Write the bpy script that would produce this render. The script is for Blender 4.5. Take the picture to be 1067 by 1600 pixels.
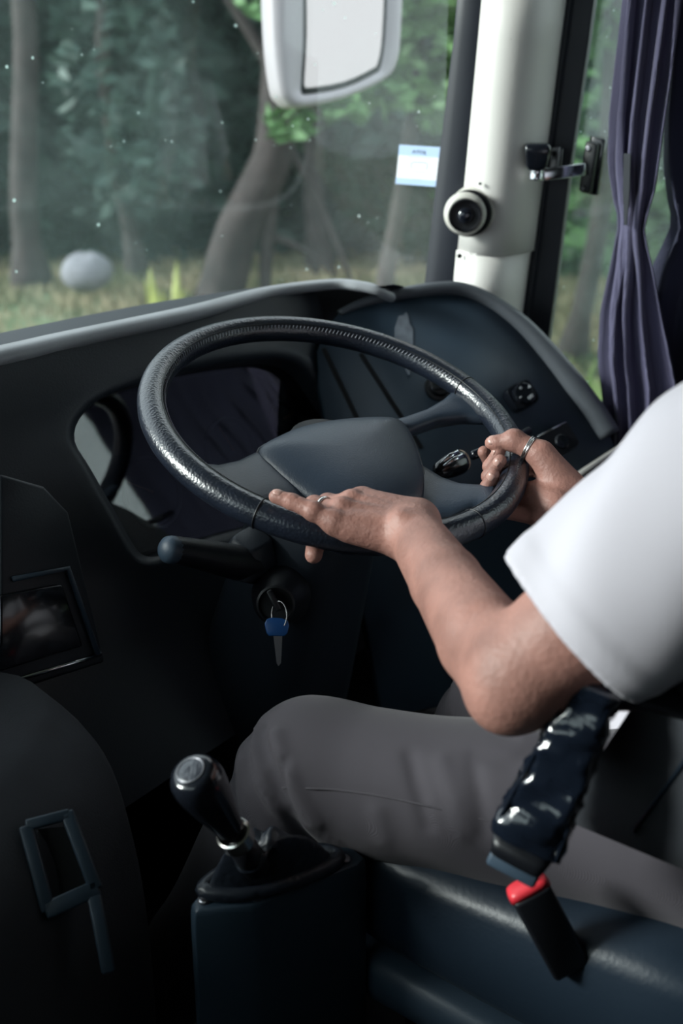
import bpy, math, random
import numpy as np
from mathutils import Vector, Matrix
random.seed(4)
for o in list(bpy.data.objects): bpy.data.objects.remove(o, do_unlink=True)
scene = bpy.context.scene
COL = scene.collection
# ------------------------------------------------------------------ camera
# bus frame: +X right, +Y forward, +Z up; origin on the cab floor under the wheel centre
FPX = 1715.0                                    # focal length in pixels of the 1067x1600 frame
PITCH, YAW = math.radians(22), math.radians(53)
A_F = np.array([math.sin(YAW), math.cos(YAW), 0.0]); A_R = np.array([math.cos(YAW), -math.sin(YAW), 0.0]); A_Z = np.array([0, 0, 1.0])
A_FW = math.cos(PITCH)*A_F - math.sin(PITCH)*A_Z
A_U = math.cos(PITCH)*A_Z + math.sin(PITCH)*A_F
CAM = np.array([-0.9448, -0.7210, 1.1866])
cam_d = bpy.data.cameras.new('camera'); cam = bpy.data.objects.new('camera', cam_d); COL.objects.link(cam)
m = Matrix.Identity(4)
for i in range(3):
    m[i][0] = A_R[i]; m[i][1] = A_U[i]; m[i][2] = -A_FW[i]; m[i][3] = CAM[i]
cam.matrix_world = m
cam_d.sensor_fit = 'HORIZONTAL'; cam_d.sensor_width = 24.0; cam_d.lens = FPX/1067*24.0
cam_d.clip_start = 0.02; cam_d.clip_end = 300
cam_d.dof.use_dof = True; cam_d.dof.focus_distance = 1.18; cam_d.dof.aperture_fstop = 4.0
scene.camera = cam
# ------------------------------------------------------------------ world, sun, exposure
world = bpy.data.worlds.new('overcast_sky'); scene.world = world; world.use_nodes = True
wn = world.node_tree.nodes; wl_ = world.node_tree.links
bg = wn['Background']; bg.inputs['Color'].default_value = (0.90, 0.94, 1.0, 1); bg.inputs['Strength'].default_value = 1.5
sun_d = bpy.data.lights.new('sun', 'SUN'); sun_d.energy = 3.6; sun_d.angle = math.radians(16); sun_d.color = (1.0, 0.97, 0.93)
sun = bpy.data.objects.new('sun', sun_d); COL.objects.link(sun)
sdir = Vector((0.67, -0.63, -0.38))             # light travels from the front left, down into the cab
sun.rotation_euler = sdir.to_track_quat('-Z', 'Y').to_euler()
vs = scene.view_settings
vs.view_transform = 'Standard'; vs.look = 'None'; vs.exposure = 0.68; vs.gamma = 1.0; vs.use_curve_mapping = False

# ------------------------------------------------------------------ helpers
def ray(px, py): return A_FW + A_R*((px-533.5)/FPX) + A_U*((800-py)/FPX)
def at(px, py, depth): return CAM + ray(px, py)*depth
def onX(px, py, x): D = ray(px, py); return CAM + D*((x-CAM[0])/D[0])
def onY(px, py, y): D = ray(px, py); return CAM + D*((y-CAM[1])/D[1])
def onZ(px, py, z): D = ray(px, py); return CAM + D*((z-CAM[2])/D[2])
def onP(px, py, p0, n): D = ray(px, py); return CAM + D*(((p0-CAM)@n)/(D@n))
def unit(v): v = np.asarray(v, float); return v/np.linalg.norm(v)
WC = np.array([.0062, .0015, .8146]); WN = unit([-.0751, -.3216, .9439])
WE1 = unit(np.cross([0, 1, 0], WN)); WE2 = np.cross(WN, WE1)
RIM_R, RIM_T = .2092, .0158
def wl(t, r, h):
    t = math.radians(t); return WC + r*(math.cos(t)*WE1 + math.sin(t)*WE2) + h*WN
def wtube(t, phi, rho):
    phi = math.radians(phi); return wl(t, RIM_R + rho*math.cos(phi), rho*math.sin(phi))
def wpx(px, py, h): return onP(px, py, WC + h*WN, WN)
def frame_of(t, hint=(0, 0, 1)):
    t = unit(t); h = np.asarray(hint, float)
    if abs(t@unit(h)) > .97: h = np.array([1.0, 0, 0]) if abs(t[0]) < .9 else np.array([0, 1.0, 0])
    a = unit(np.cross(h, t)); return a, np.cross(t, a), t

class MB:
    """collects shapes; build() links them as one mesh object"""
    def __init__(s): s.v = []; s.f = []
    def add(s, vs, fs):
        o = len(s.v); s.v += [tuple(map(float, v)) for v in vs]; s.f += [tuple(i+o for i in f) for f in fs]; return s
    def loft(s, rings, cap=True, closed=True, loop=False):
        n = len(rings[0]); vs = [p for r in rings for p in r]; fs = []
        R_ = len(rings)
        for i in range(R_ if loop else R_-1):
            j = (i+1) % R_
            for k in range(n if closed else n-1):
                l = (k+1) % n
                fs.append((i*n+k, i*n+l, j*n+l, j*n+k))
        if cap and closed and not loop:
            fs.append(tuple(range(n-1, -1, -1))); fs.append(tuple((R_-1)*n+k for k in range(n)))
        return s.add(vs, fs)
    def tube(s, pts, rad, seg=10, cap=True, hint=(0, 0, 1), sx=1.0, loop=False):
        pts = [np.asarray(p, float) for p in pts]; N = len(pts)
        if not hasattr(rad, '__len__'): rad = [rad]*N
        rings = []; pa = None
        for i, p in enumerate(pts):
            t = (pts[(i+1) % N]-pts[i-1]) if loop else pts[min(i+1, N-1)]-pts[max(i-1, 0)]
            a, b, t = frame_of(t, hint)
            if pa is not None:
                a = pa - t*(pa@t)
                a = unit(a); b = np.cross(t, a)
            pa = a
            rings.append([p + rad[i]*(sx*math.cos(2*math.pi*k/seg)*a + math.sin(2*math.pi*k/seg)*b) for k in range(seg)])
        return s.loft(rings, cap=cap, loop=loop)
    def lathe(s, c, axis, prof, seg=24, cap=True):
        a, b, t = frame_of(axis); c = np.asarray(c, float)
        rings = [[c + t*h + r*(math.cos(2*math.pi*k/seg)*a + math.sin(2*math.pi*k/seg)*b) for k in range(seg)] for r, h in prof]
        return s.loft(rings, cap=cap)
    def box(s, c, size, ax=None):
        c = np.asarray(c, float); ax = np.eye(3) if ax is None else np.asarray(ax, float); q = []
        for x, y, z in ((-1,-1,-1),(1,-1,-1),(1,1,-1),(-1,1,-1),(-1,-1,1),(1,-1,1),(1,1,1),(-1,1,1)):
            q.append(c + ax[0]*x*size[0]/2 + ax[1]*y*size[1]/2 + ax[2]*z*size[2]/2)
        return s.add(q, [(0,3,2,1),(4,5,6,7),(0,1,5,4),(1,2,6,5),(2,3,7,6),(3,0,4,7)])
    def slab(s, pts, nrm, thick):
        n = len(pts); nrm = unit(nrm); pts = [np.asarray(p, float) for p in pts]
        return s.add(pts + [p - nrm*thick for p in pts], [tuple(range(n)), tuple(range(2*n-1, n-1, -1))] + [(i, i+n, (i+1) % n+n, (i+1) % n) for i in range(n)])
    def build(s, name, mat, parent=None, smooth=True, bevel=0, sub=0, seg=2, angle=None):
        me = bpy.data.meshes.new(name); me.from_pydata(s.v, [], s.f); me.update()
        return link(name, me, mat, parent, smooth, bevel, sub, seg, angle)
def link(name, me, mat, parent=None, smooth=True, bevel=0, sub=0, seg=2, angle=None):
    import bmesh
    bm = bmesh.new(); bm.from_mesh(me); bmesh.ops.recalc_face_normals(bm, faces=bm.faces[:]); bm.to_mesh(me); bm.free()
    o = bpy.data.objects.new(name, me); COL.objects.link(o)
    if mat: me.materials.append(mat)
    if parent is not None:
        o.parent = parent
        if parent.type == 'EMPTY': o.matrix_parent_inverse = Matrix.Translation(-Vector(parent.location))
    if smooth:
        me.polygons.foreach_set('use_smooth', [True]*len(me.polygons))
        if angle: me.set_sharp_from_angle(angle=math.radians(angle))
    if bevel:
        md = o.modifiers.new('bevel', 'BEVEL'); md.width = bevel; md.segments = seg; md.limit_method = 'ANGLE'; md.angle_limit = math.radians(35); md.harden_normals = False
    if sub:
        md = o.modifiers.new('subdivision', 'SUBSURF'); md.levels = sub; md.render_levels = sub
    return o
def tag(o, label=None, cat=None, group=None, kind=None):
    if label: o['label'] = label
    if cat: o['category'] = cat
    if group: o['group'] = group
    if kind: o['kind'] = kind
    return o
def thing(name, loc, label, cat, group=None, kind=None):
    o = bpy.data.objects.new(name, None); COL.objects.link(o); o.location = tuple(map(float, loc)); o.empty_display_size = .05
    return tag(o, label, cat, group, kind)
def struct(o): o['kind'] = 'structure'; return o
def smooth_path(pts, n=8, loop=False):
    P = [np.asarray(p, float) for p in pts]; N = len(P); out = []
    for i in range(N if loop else N-1):
        g = (lambda k: P[k % N]) if loop else (lambda k: P[min(max(k, 0), N-1)])
        p0, p1, p2, p3 = g(i-1), g(i), g(i+1), g(i+2)
        for k in range(n):
            t = k/n
            out.append(.5*((2*p1) + (p2-p0)*t + (2*p0-5*p1+4*p2-p3)*t*t + (3*p1-p0-3*p2+p3)*t**3))
    if not loop: out.append(P[-1])
    return out
def superellipse(c, a, b, e=4.0, n=24):
    r = []
    for k in range(n):
        t = 2*math.pi*k/n; x = math.cos(t); y = math.sin(t)
        r.append(np.asarray(c) + np.asarray(a)*math.copysign(abs(x)**(2/e), x) + np.asarray(b)*math.copysign(abs(y)**(2/e), y))
    return r

# ------------------------------------------------------------------ materials
def mat(name, col, rough=.5, metal=0.0, bump=None, var=None, coat=0, spec=.5, sss=0, sheen=0):
    """bump=(scale, strength, kind)   var=(scale, amount): colour varies with noise in object space"""
    M = bpy.data.materials.new(name); M.use_nodes = True; nt = M.node_tree; N = nt.nodes; L = nt.links
    b = N['Principled BSDF']; b.inputs['Base Color'].default_value = (*col, 1); b.inputs['Roughness'].default_value = rough; b.inputs['Metallic'].default_value = metal
    b.inputs['Specular IOR Level'].default_value = spec
    if coat: b.inputs['Coat Weight'].default_value = coat; b.inputs['Coat Roughness'].default_value = .08
    if sss: b.inputs['Subsurface Weight'].default_value = sss; b.inputs['Subsurface Radius'].default_value = (.008, .003, .0015); b.inputs['Subsurface Scale'].default_value = .6
    if sheen: b.inputs['Sheen Weight'].default_value = sheen
    tc = N.new('ShaderNodeTexCoord')
    if var:
        nz = N.new('ShaderNodeTexNoise'); nz.inputs['Scale'].default_value = var[0]; nz.inputs['Detail'].default_value = 5; L.new(tc.outputs['Object'], nz.inputs['Vector'])
        cr = N.new('ShaderNodeValToRGB'); e = cr.color_ramp.elements
        c2 = var[2] if len(var) > 2 else col
        e[0].position = .3; e[1].position = .72
        e[0].color = (*[max(0, c*(1-var[1])) for c in col], 1); e[1].color = (*[min(1, c*(1+var[1])) for c in c2], 1)
        L.new(nz.outputs['Fac'], cr.inputs['Fac']); L.new(cr.outputs['Color'], b.inputs['Base Color'])
    if bump:
        kind = bump[2] if len(bump) > 2 else 'noise'
        if kind == 'noise':
            t = N.new('ShaderNodeTexNoise'); t.inputs['Detail'].default_value = 6; out = t.outputs['Fac']
        elif kind == 'leather':
            t = N.new('ShaderNodeTexVoronoi'); t.feature = 'SMOOTH_F1'; out = t.outputs['Distance']
        elif kind == 'weave':
            t = N.new('ShaderNodeTexWave'); t.inputs['Distortion'].default_value = 1.5; out = t.outputs['Fac']
        t.inputs['Scale'].default_value = bump[0]; L.new(tc.outputs['Object'], t.inputs['Vector'])
        bp = N.new('ShaderNodeBump'); bp.inputs['Strength'].default_value = bump[1]; bp.inputs['Distance'].default_value = .002
        L.new(out, bp.inputs['Height']); L.new(bp.outputs['Normal'], b.inputs['Normal'])
    return M
def glass_mat(name, tint=(.93, .97, .96), film=.05, dust=True, rough=.02, f0=.045):
    M = bpy.data.materials.new(name); M.use_nodes = True; nt = M.node_tree; N = nt.nodes; L = nt.links; N.remove(N['Principled BSDF'])
    out = N['Material Output']; tr = N.new('ShaderNodeBsdfTransparent'); tr.inputs['Color'].default_value = (*tint, 1)
    gl = N.new('ShaderNodeBsdfGlossy'); gl.inputs['Roughness'].default_value = rough
    lw = N.new('ShaderNodeLayerWeight'); pw = N.new('ShaderNodeMath'); pw.operation = 'POWER'; pw.inputs[1].default_value = 5; L.new(lw.outputs['Facing'], pw.inputs[0])
    fr = N.new('ShaderNodeMapRange'); fr.inputs['To Min'].default_value = f0; fr.inputs['To Max'].default_value = 1; L.new(pw.outputs[0], fr.inputs['Value'])
    m1 = N.new('ShaderNodeMixShader'); L.new(fr.outputs['Result'], m1.inputs['Fac']); L.new(tr.outputs[0], m1.inputs[1]); L.new(gl.outputs[0], m1.inputs[2])
    last = m1
    if film:
        df = N.new('ShaderNodeBsdfTranslucent'); df.inputs['Color'].default_value = (.55, .82, .78, 1)
        d2 = N.new('ShaderNodeBsdfDiffuse'); d2.inputs['Color'].default_value = (.85, .88, .88, 1)
        ad = N.new('ShaderNodeMixShader'); ad.inputs['Fac'].default_value = .5; L.new(df.outputs[0], ad.inputs[1]); L.new(d2.outputs[0], ad.inputs[2])
        tc = N.new('ShaderNodeTexCoord'); nz = N.new('ShaderNodeTexNoise'); nz.inputs['Scale'].default_value = 3.2; nz.inputs['Detail'].default_value = 6; nz.inputs['Distortion'].default_value = .8
        L.new(tc.outputs['Object'], nz.inputs['Vector'])
        mr = N.new('ShaderNodeMapRange'); mr.inputs['From Min'].default_value = .35; mr.inputs['From Max'].default_value = .7; mr.inputs['To Min'].default_value = film*.35; mr.inputs['To Max'].default_value = film*1.7
        L.new(nz.outputs['Fac'], mr.inputs['Value']); fac = mr.outputs['Result']
        if dust:
            vo = N.new('ShaderNodeTexVoronoi'); vo.inputs['Scale'].default_value = 38; L.new(tc.outputs['Object'], vo.inputs['Vector'])
            n2 = N.new('ShaderNodeTexNoise'); n2.inputs['Scale'].default_value = 9; L.new(tc.outputs['Object'], n2.inputs['Vector'])
            sz = N.new('ShaderNodeMapRange'); sz.inputs['From Min'].default_value = .42; sz.inputs['From Max'].default_value = .72; sz.inputs['To Min'].default_value = .02; sz.inputs['To Max'].default_value = .15; L.new(n2.outputs['Fac'], sz.inputs['Value'])
            lt = N.new('ShaderNodeMath'); lt.operation = 'LESS_THAN'; L.new(vo.outputs['Distance'], lt.inputs[0]); L.new(sz.outputs['Result'], lt.inputs[1])
            ml = N.new('ShaderNodeMath'); ml.operation = 'MULTIPLY'; ml.inputs[1].default_value = .75; L.new(lt.outputs[0], ml.inputs[0])
            sm = N.new('ShaderNodeMath'); sm.operation = 'MAXIMUM'; L.new(fac, sm.inputs[0]); L.new(ml.outputs[0], sm.inputs[1]); fac = sm.outputs[0]
        m2 = N.new('ShaderNodeMixShader'); L.new(fac, m2.inputs['Fac']); L.new(m1.outputs[0], m2.inputs[1]); L.new(ad.outputs[0], m2.inputs[2]); last = m2
    L.new(last.outputs[0], out.inputs['Surface']); return M

M_DASH = mat('dash_plastic', (.011, .016, .024), .5, bump=(420, .15))
M_PANEL = mat('switch_panel_plastic', (.034, .056, .084), .48, bump=(500, .12), var=(6, .12))
M_RIMEDGE = mat('panel_edge_vinyl', (.10, .112, .13), .40, bump=(300, .1), var=(8, .15))
M_LIP = mat('cowl_edge_vinyl', (.36, .375, .40), .34, bump=(300, .1), var=(8, .15))  # pale base colour carries the sky glare along the cowl edge
M_BLACK = mat('black_plastic', (.006, .007, .010), .42, bump=(300, .1))
M_GLOSSBLACK = mat('gloss_black_plastic', (.008, .010, .015), .18, coat=.4)
M_LEATHER = mat('wheel_leather', (.010, .014, .024), .30, bump=(380, .22, 'leather'), var=(30, .2), spec=.9)
M_HUB = mat('wheel_hub_plastic', (.024, .036, .056), .42, bump=(480, .18), var=(10, .1))
M_STITCH = mat('grey_stitch', (.25, .26, .30), .5)
M_WHITE = mat('pillar_paint', (.74, .72, .69), .45, bump=(350, .06), var=(5, .05))
M_CAMW = mat('camera_shell', (.62, .60, .55), .4, var=(40, .12))
M_LENS = mat('camera_lens', (.01, .012, .02), .08, coat=1)
M_RUBBER = mat('window_rubber', (.010, .013, .022), .5)
M_CHROME = mat('chrome', (.75, .76, .80), .12, 1.0)
M_STEEL = mat('dull_steel', (.35, .35, .38), .35, 1.0)
M_SILVER = mat('silver_ring_metal', (.72, .70, .68), .2, 1.0)
M_BLUEKEY = mat('blue_key_plastic', (.010, .065, .22), .35)
M_SKIN = mat('skin', (.315, .158, .128), .50, bump=(210, .50), var=(24, .24), sss=.05, spec=.38)
M_NAIL = mat('nail', (.46, .27, .23), .3)
M_HAIR = mat('hair', (.012, .010, .010), .5, bump=(200, .6))
M_SHIRT = mat('shirt_cotton', (.53, .505, .56), .8, bump=(700, .12), var=(4, .03), sheen=.1)
M_TROUSER = mat('trouser_cotton', (.052, .046, .057), .85, bump=(900, .2, 'weave'), var=(9, .08), sheen=.1)
M_SHOE = mat('shoe_leather', (.008, .008, .009), .3)
M_CURTAIN = mat('curtain_cloth', (.085, .080, .150), .75, bump=(260, .5, 'weave'), var=(7, .12), sheen=.2)
M_CURTAIN2 = mat('curtain_lining', (.035, .038, .075), .8, bump=(260, .5, 'weave'), var=(7, .12))
M_SEAT = mat('seat_fabric', (.030, .034, .042), .85, bump=(500, .35), var=(12, .15))
M_SEATV = mat('seat_vinyl', (.012, .021, .034), .38, bump=(200, .15))
M_WRAP = mat('plastic_wrapped_vinyl', (.006, .009, .016), .12, bump=(48, 1.0), coat=1.0)
M_RED = mat('red_button', (.62, .03, .045), .4)
M_CONSOLE = mat('console_plastic', (.024, .042, .062), .42, bump=(120, .12))
M_BOOT = mat('boot_leather', (.010, .014, .022), .42, bump=(160, .5, 'leather'))
M_FLOOR = mat('floor_rubber', (.010, .011, .014), .7, bump=(90, .3), var=(20, .2))
M_WALL = mat('cab_lining', (.022, .026, .034), .7, bump=(200, .15))
M_CEIL = mat('roof_lining', (.20, .20, .21), .9)
M_PAPER = mat('sticker_paper', (.78, .79, .84), .6)
M_PAPERBLUE = mat('sticker_blue', (.42, .56, .80), .6)
M_INK = mat('ink', (.03, .04, .10), .6)
M_INKPALE = mat('pale_ink', (.52, .54, .62), .6)
M_MARK = mat('white_mark', (.62, .66, .70), .5)
M_RESIDUE = mat('sticker_residue', (.30, .34, .40), .6, var=(60, .25))
M_BEIGE = mat('beige_plastic', (.50, .36, .27), .4)
M_NEEDLE = mat('gauge_needle', (.45, .22, .12), .5)
M_MIRROR = mat('mirror_glass', (.38, .34, .33), .03, 1.0)
M_MIRRORH = mat('mirror_housing_plastic', (.42, .39, .42), .4)
M_WINDSCREEN = glass_mat('windscreen_glass', (.86, .95, .94), .065)
M_SIDEGLASS = glass_mat('side_glass', (.84, .90, .88), .06)
M_CLUSTERGLASS = glass_mat('cluster_glass', (.55, .58, .58), 0, False, .03, .10)

# ================================================================== the cab
# floor, roof, walls
struct(MB().box((-.5, -1.6, -.02), (2.6, 5.2, .04)).build('floor', M_FLOOR, smooth=False))
struct(MB().box((-.5, -1.7, 1.92), (2.6, 4.8, .05)).build('ceiling', M_CEIL, smooth=False))
struct(MB().box((.80, -.75, .30), (.05, 2.8, .66)).build('wall_right', M_WALL, smooth=False))
struct(MB().box((-1.80, -.3, .56), (.05, 1.6, 1.18)).build('wall_left', M_WALL, smooth=False))  # unseen; raised high to cut fill light from the left
struct(MB().box((-.5, -4.0, .95), (2.6, .05, 1.9)).build('wall_back', M_WALL, smooth=False))
struct(MB().box((.80, -2.75, .95), (.05, 2.5, 1.9)).build('wall_right_rear', M_WALL, smooth=False))  # unseen; windowless to keep light out of the rear
struct(MB().box((-1.80, -2.3, .95), (.05, 3.4, 1.9)).build('wall_left_rear', M_WALL, smooth=False))  # unseen; closed up to narrow the light opening on the left
struct(MB().box((.80, -1.9, 1.78), (.06, 4.2, .26)).build('trim_right_roof_rail', M_WALL, smooth=False))
struct(MB().box((-1.80, -1.9, 1.78), (.06, 4.6, .26)).build('trim_left_roof_rail', M_WALL, smooth=False))
struct(MB().box((-1.80, -.16, 1.40), (.006, .90, .52)).build('window_3', M_SIDEGLASS, smooth=False))
# windscreen, wrapped round both front corners
def ws_plan(s):
    """plan curve of the windscreen, s from 0 (right pillar) to 1 (left pillar)"""
    pts = smooth_path([(.668, .285, 0), (.672, .42, 0), (.62, .60, 0), (.46, .74, 0), (.20, .80, 0), (-.25, .83, 0), (-.75, .83, 0), (-1.2, .80, 0), (-1.46, .74, 0), (-1.62, .60, 0), (-1.70, .42, 0), (-1.70, .285, 0)], 5)
    f = s*(len(pts)-1); i = min(int(f), len(pts)-2); return pts[i]*(1-(f-i)) + pts[i+1]*(f-i)
rows = []
for z in np.linspace(.62, 1.88, 9):
    rake = (z-.9)*.05
    rows.append([ws_plan(s) + np.array([0, -rake*min(1, max(0, (ws_plan(s)[1]-.28)*3)), z]) for s in np.linspace(0, 1, 56)])
ws = MB().loft(rows, cap=False, closed=False).build('window_1', M_WINDSCREEN); struct(ws)
for o_, lab in ((ws, 'dusty curved windscreen above the dashboard'),): o_['label'] = lab
struct(MB().tube([ws_plan(s) + np.array([0, -.02, .70]) for s in np.linspace(0, 1, 56)], .05, 8).build('trim_windscreen_base', M_RUBBER))
struct(MB().tube([ws_plan(s) + np.array([0, -.04, 1.86]) for s in np.linspace(0, 1, 56)], .06, 8).build('trim_windscreen_head', M_WALL))
struct(MB().loft([[ws_plan(s) + np.array([0, .01, z]) for s in np.linspace(0, 1, 56)] for z in (-.5, .66)], cap=False, closed=False).build('wall_front', M_WALL))
# right front pillar: dark rubber, painted cover in two pieces, black frame of the side window
def pil(px_l, px_r, y, xl=.66, xr=.765): return onX(px_l, y, xl), onX(px_r, y, xr)
LZ = [( -40, 757.5, 893), (58, 748.5, 880), (200, 735, 862), (300, 725.5, 849), (392, 716, 837)]
LZ2 = [(389, 714, 833), (450, 709, 824), (520, 703, 815), (640, 692, 798)]
def pillar_rings(tab, bulge):
    rings = []
    for y, l, r in tab:
        a, b = pil(l, r, y); z = .5*(a[2]+b[2]); a = np.array([a[0], a[1], z]); b = np.array([b[0], b[1], z])
        out = unit(np.cross([0, 0, 1], b-a)); out = out if out@(CAM-a) > 0 else -out
        ring = []
        for k in range(15):
            u = k/14; ring.append(a + (b-a)*u + out*bulge*(math.sin(math.pi*u**.72)**.75))
        for k in range(5):
            u = 1-k/4; ring.append(a + (b-a)*u - out*.02)
        rings.append(ring)
    return rings
pillar = thing('trim_1', pil(714, 833, 389)[0], 'cream white front pillar cover beside the windscreen', None, kind='structure')
MB().loft(pillar_rings(LZ, .052)).build('pillar_cover', M_WHITE, pillar)
MB().loft(pillar_rings([(y, l, r) for y, l, r in LZ2], .053)).build('lower_pillar_cover', M_WHITE, pillar)
def screw_at(p, axis, r, parent, mt=M_STEEL, name='screw'):
    return MB().lathe(p, axis, [(r, -.002), (r, .0012), (r*.7, .0022), (r*.15, .0014)], 12).build(name, mt, parent)
ptc = unit([-.85, -.5, .1])
for px, py, rr in ((718, 400, .004), (794, 405, .003), (733, 450, .006), (750, 287, .0025), (808, 61, .011)):
    a, b = pil(*{400: (713, 832), 405: (713, 832), 450: (709, 824), 287: (727, 851), 61: (748, 880)}[py], py)
    u = (px-a[0]*0 - {400: 713, 405: 713, 450: 709, 287: 727, 61: 748}[py])/({400: 119, 405: 119, 450: 115, 287: 124, 61: 132}[py])
    p = a + (b-a)*u; D = ray(px, py); out = unit(np.cross([0, 0, 1], b-a)); out = out if out@(CAM-a) > 0 else -out
    q = p + out*.0535*(math.sin(math.pi*u**.72)**.75)
    s = np.linalg.norm(q-CAM)/np.linalg.norm(D)
    screw_at(CAM + D*(s-.001), out, rr, pillar, M_BLACK if rr < .005 or rr > .008 else M_STEEL)
gk = []
for y, l, r in ((-60, 725, 761), (58, 715, 751), (250, 691, 734), (450, 668, 712), (560, 655, 700)):
    a = onX(l, y, .668); b = onX(r, y, .672); z = a[2]
    a = np.array([a[0], a[1], z]); b = np.array([b[0]+.004, b[1]-.004, z]); out = np.array([-1.0, 0, 0])
    gk.append([a, a + out*.014, a*.6+b*.4 + out*.018, b + out*.012, b - out*.03, a - out*.02])
struct(MB().loft(gk).build('trim_2', M_RUBBER, bevel=.003))
gk = []
for y, l, r in ((-60, 893, 937), (58, 878, 921), (250, 852, 893), (450, 824, 868), (560, 808, 853), (700, 790, 836)):
    a = onX(l, y, .764); b = onX(r, y, .772); z = a[2]
    a = np.array([a[0]-.004, a[1]+.02, z]); b = np.array([b[0], b[1], z]); out = unit([-1, -.3, 0])
    gk.append([a + out*.004, a*.55+b*.45 + out*.012, a*.5+b*.5 + out*.004, b + out*.006, b - out*.03, a - out*.02])
struct(MB().loft(gk).build('trim_3', M_RUBBER, bevel=.002))
# driver's side window: pane in a dark frame
sw = MB(); sw.box((.785, -.62, 1.15), (.006, 1.52, 1.06)); swo = struct(sw.build('window_2', M_SIDEGLASS, smooth=False)); swo['label'] = "dusty driver's side window pane"
struct(MB().box((.785, -.62, .63), (.05, 1.5, .04)).build('trim_4', M_RUBBER, bevel=.006))

# ------------------------------------------------------------------ dashboard
dash = thing('dashboard', (.1, .45, .5), 'dark moulded dashboard wrapping round behind the steering wheel', 'dashboard')
LIPZ = .885
lip_pts = [np.array([-1.62, .30, LIPZ-.01]), np.array([-1.0, .36, LIPZ-.003]), np.array([-.5, .358, LIPZ]), onZ(0, 545, LIPZ), onZ(111, 520, LIPZ), onZ(300, 480, LIPZ), onZ(385, 458, LIPZ), onZ(440, 446, LIPZ), onZ(520, 437, LIPZ), onZ(560, 440, LIPZ-.002), onZ(592, 447, LIPZ-.008), onZ(615, 456, LIPZ-.02)]
lip = smooth_path(lip_pts, 6)
# rounded edge of the cowl: section is a flattened roll, taller towards the centre of the bus
rings = []
for i, p in enumerate(lip):
    t = lip[min(i+1, len(lip)-1)]-lip[max(i-1, 0)]; t[2] = 0; t = unit(t); out = np.cross([0, 0, 1], t)      # towards the windscreen
    f = min(1, max(0, (p[0]+.2)/.6)); hgt = .013*(1-f)+.0085*f; wid = .020*(1-f)+.013*f
    rings.append([p + out*(wid*math.cos(a)+wid*.6) + np.array([0, 0, hgt*math.sin(a)-hgt]) for a in np.linspace(0, 2*math.pi, 13)[:-1]])
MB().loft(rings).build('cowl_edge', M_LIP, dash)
# top pad from the edge out to the glass
rows = []
NL = len(lip)
for k in range(7):
    u = k/6; row = []
    for i, p in enumerate(lip):
        s = 1-(i/(NL-1)); w = ws_plan(min(1, max(0, .02+s*.96))) - np.array([0, .03, 0])
        if i > NL*.72: w = np.array([.655, max(.27, p[1]+.02), 0])
        q = p*(1-u) + np.array([w[0], w[1], .77])*u
        q[2] = (LIPZ-.008)*(1-u) + .77*u + .02*math.sin(math.pi*u)
        row.append(q)
    rows.append(row)
MB().loft(rows, cap=False, closed=False).build('top_pad', M_DASH, dash)
# driver-facing front with the instrument opening
FN = unit([0, -.924, .382]); F0 = np.array([0, .345, .872])
def fpx(px, py, off=0): return onP(px, py, F0 + FN*off, FN)
hole_px = [(117, 690), (124, 655), (160, 622), (230, 596), (320, 573), (410, 560), (450, 562), (478, 578), (505, 615), (530, 655), (535, 700), (510, 760), (450, 805), (370, 828), (290, 852), (250, 868), (225, 868), (208, 850), (180, 800), (140, 730)]
hole = smooth_path([fpx(*q) for q in hole_px], 3, loop=True)
cen = sum(hole)/len(hole)
FA = np.array([1.0, 0, 0]); FB = np.cross(FN, FA)
outer = []
for h in hole:
    dx, dy = (h-cen)@FA, (h-cen)@FB
    x0, x1, y0, y1 = -.42-cen[0], .40-cen[0], (-.36), (F0-cen)@FB
    s = min([v for v in ((x1/dx if dx > 0 else x0/dx) if abs(dx) > 1e-6 else 9, (y1/dy if dy > 0 else y0/dy) if abs(dy) > 1e-6 else 9) if v > 0])
    outer.append(cen + FA*dx*s + FB*dy*s)
mid1 = [h + unit(h-cen)*.016 + FN*.004 for h in hole]; mid0 = [h + unit(h-cen)*.028 for h in hole]
back = [cen + (h-cen)*.97 - FN*.075 for h in hole]; lipin = [h - FN*.006 for h in hole]
MB().loft([outer, mid0, mid1, hole, lipin, back], cap=False).build('instrument_surround', M_DASH, dash)
# cluster: dark floor, low dial rims, needles and a clear cover leaning back
clu = MB().slab([cen + (h-cen)*.99 - FN*.073 for h in hole], FN, .01).build('instrument_cluster', M_BLACK, dash)
for px, py, r in ((235, 770, .052), (360, 705, .052), (440, 655, .03)):
    c = fpx(px, py, -.070)
    MB().lathe(c, FN, [(r, 0), (r, .006), (r-.004, .008), (r-.006, .003), (r-.006, .0)], 32, cap=False).build('dial_rim', M_GLOSSBLACK, clu)
    MB().tube([c + FN*.006, c + FN*.006 + unit(FA*math.cos(px)+FB*abs(math.sin(px)))*r*.8], [.0016, .0008], 6).build('needle', M_NEEDLE, clu)
TN = unit(FN*.9 + np.array([-.25, 0, .15]))
cover = [cen + (h-cen)*.985 - FN*(.030 + .0*k) for k, h in enumerate(hole)]
MB().slab(cover, FN, .002).build('clear_cover', M_CLUSTERGLASS, dash, smooth=False)
# lower front and knee board
MB().loft([[cen + FA*a + FB*b for a, b in ((-.52, -.36), (.26, -.36))], [np.array([-.42, .30, .30]), np.array([.40, .30, .30])], [np.array([-.42, .36, .0]), np.array([.40, .36, .0])]], cap=False, closed=False).build('knee_board', M_BLACK, dash)
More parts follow.
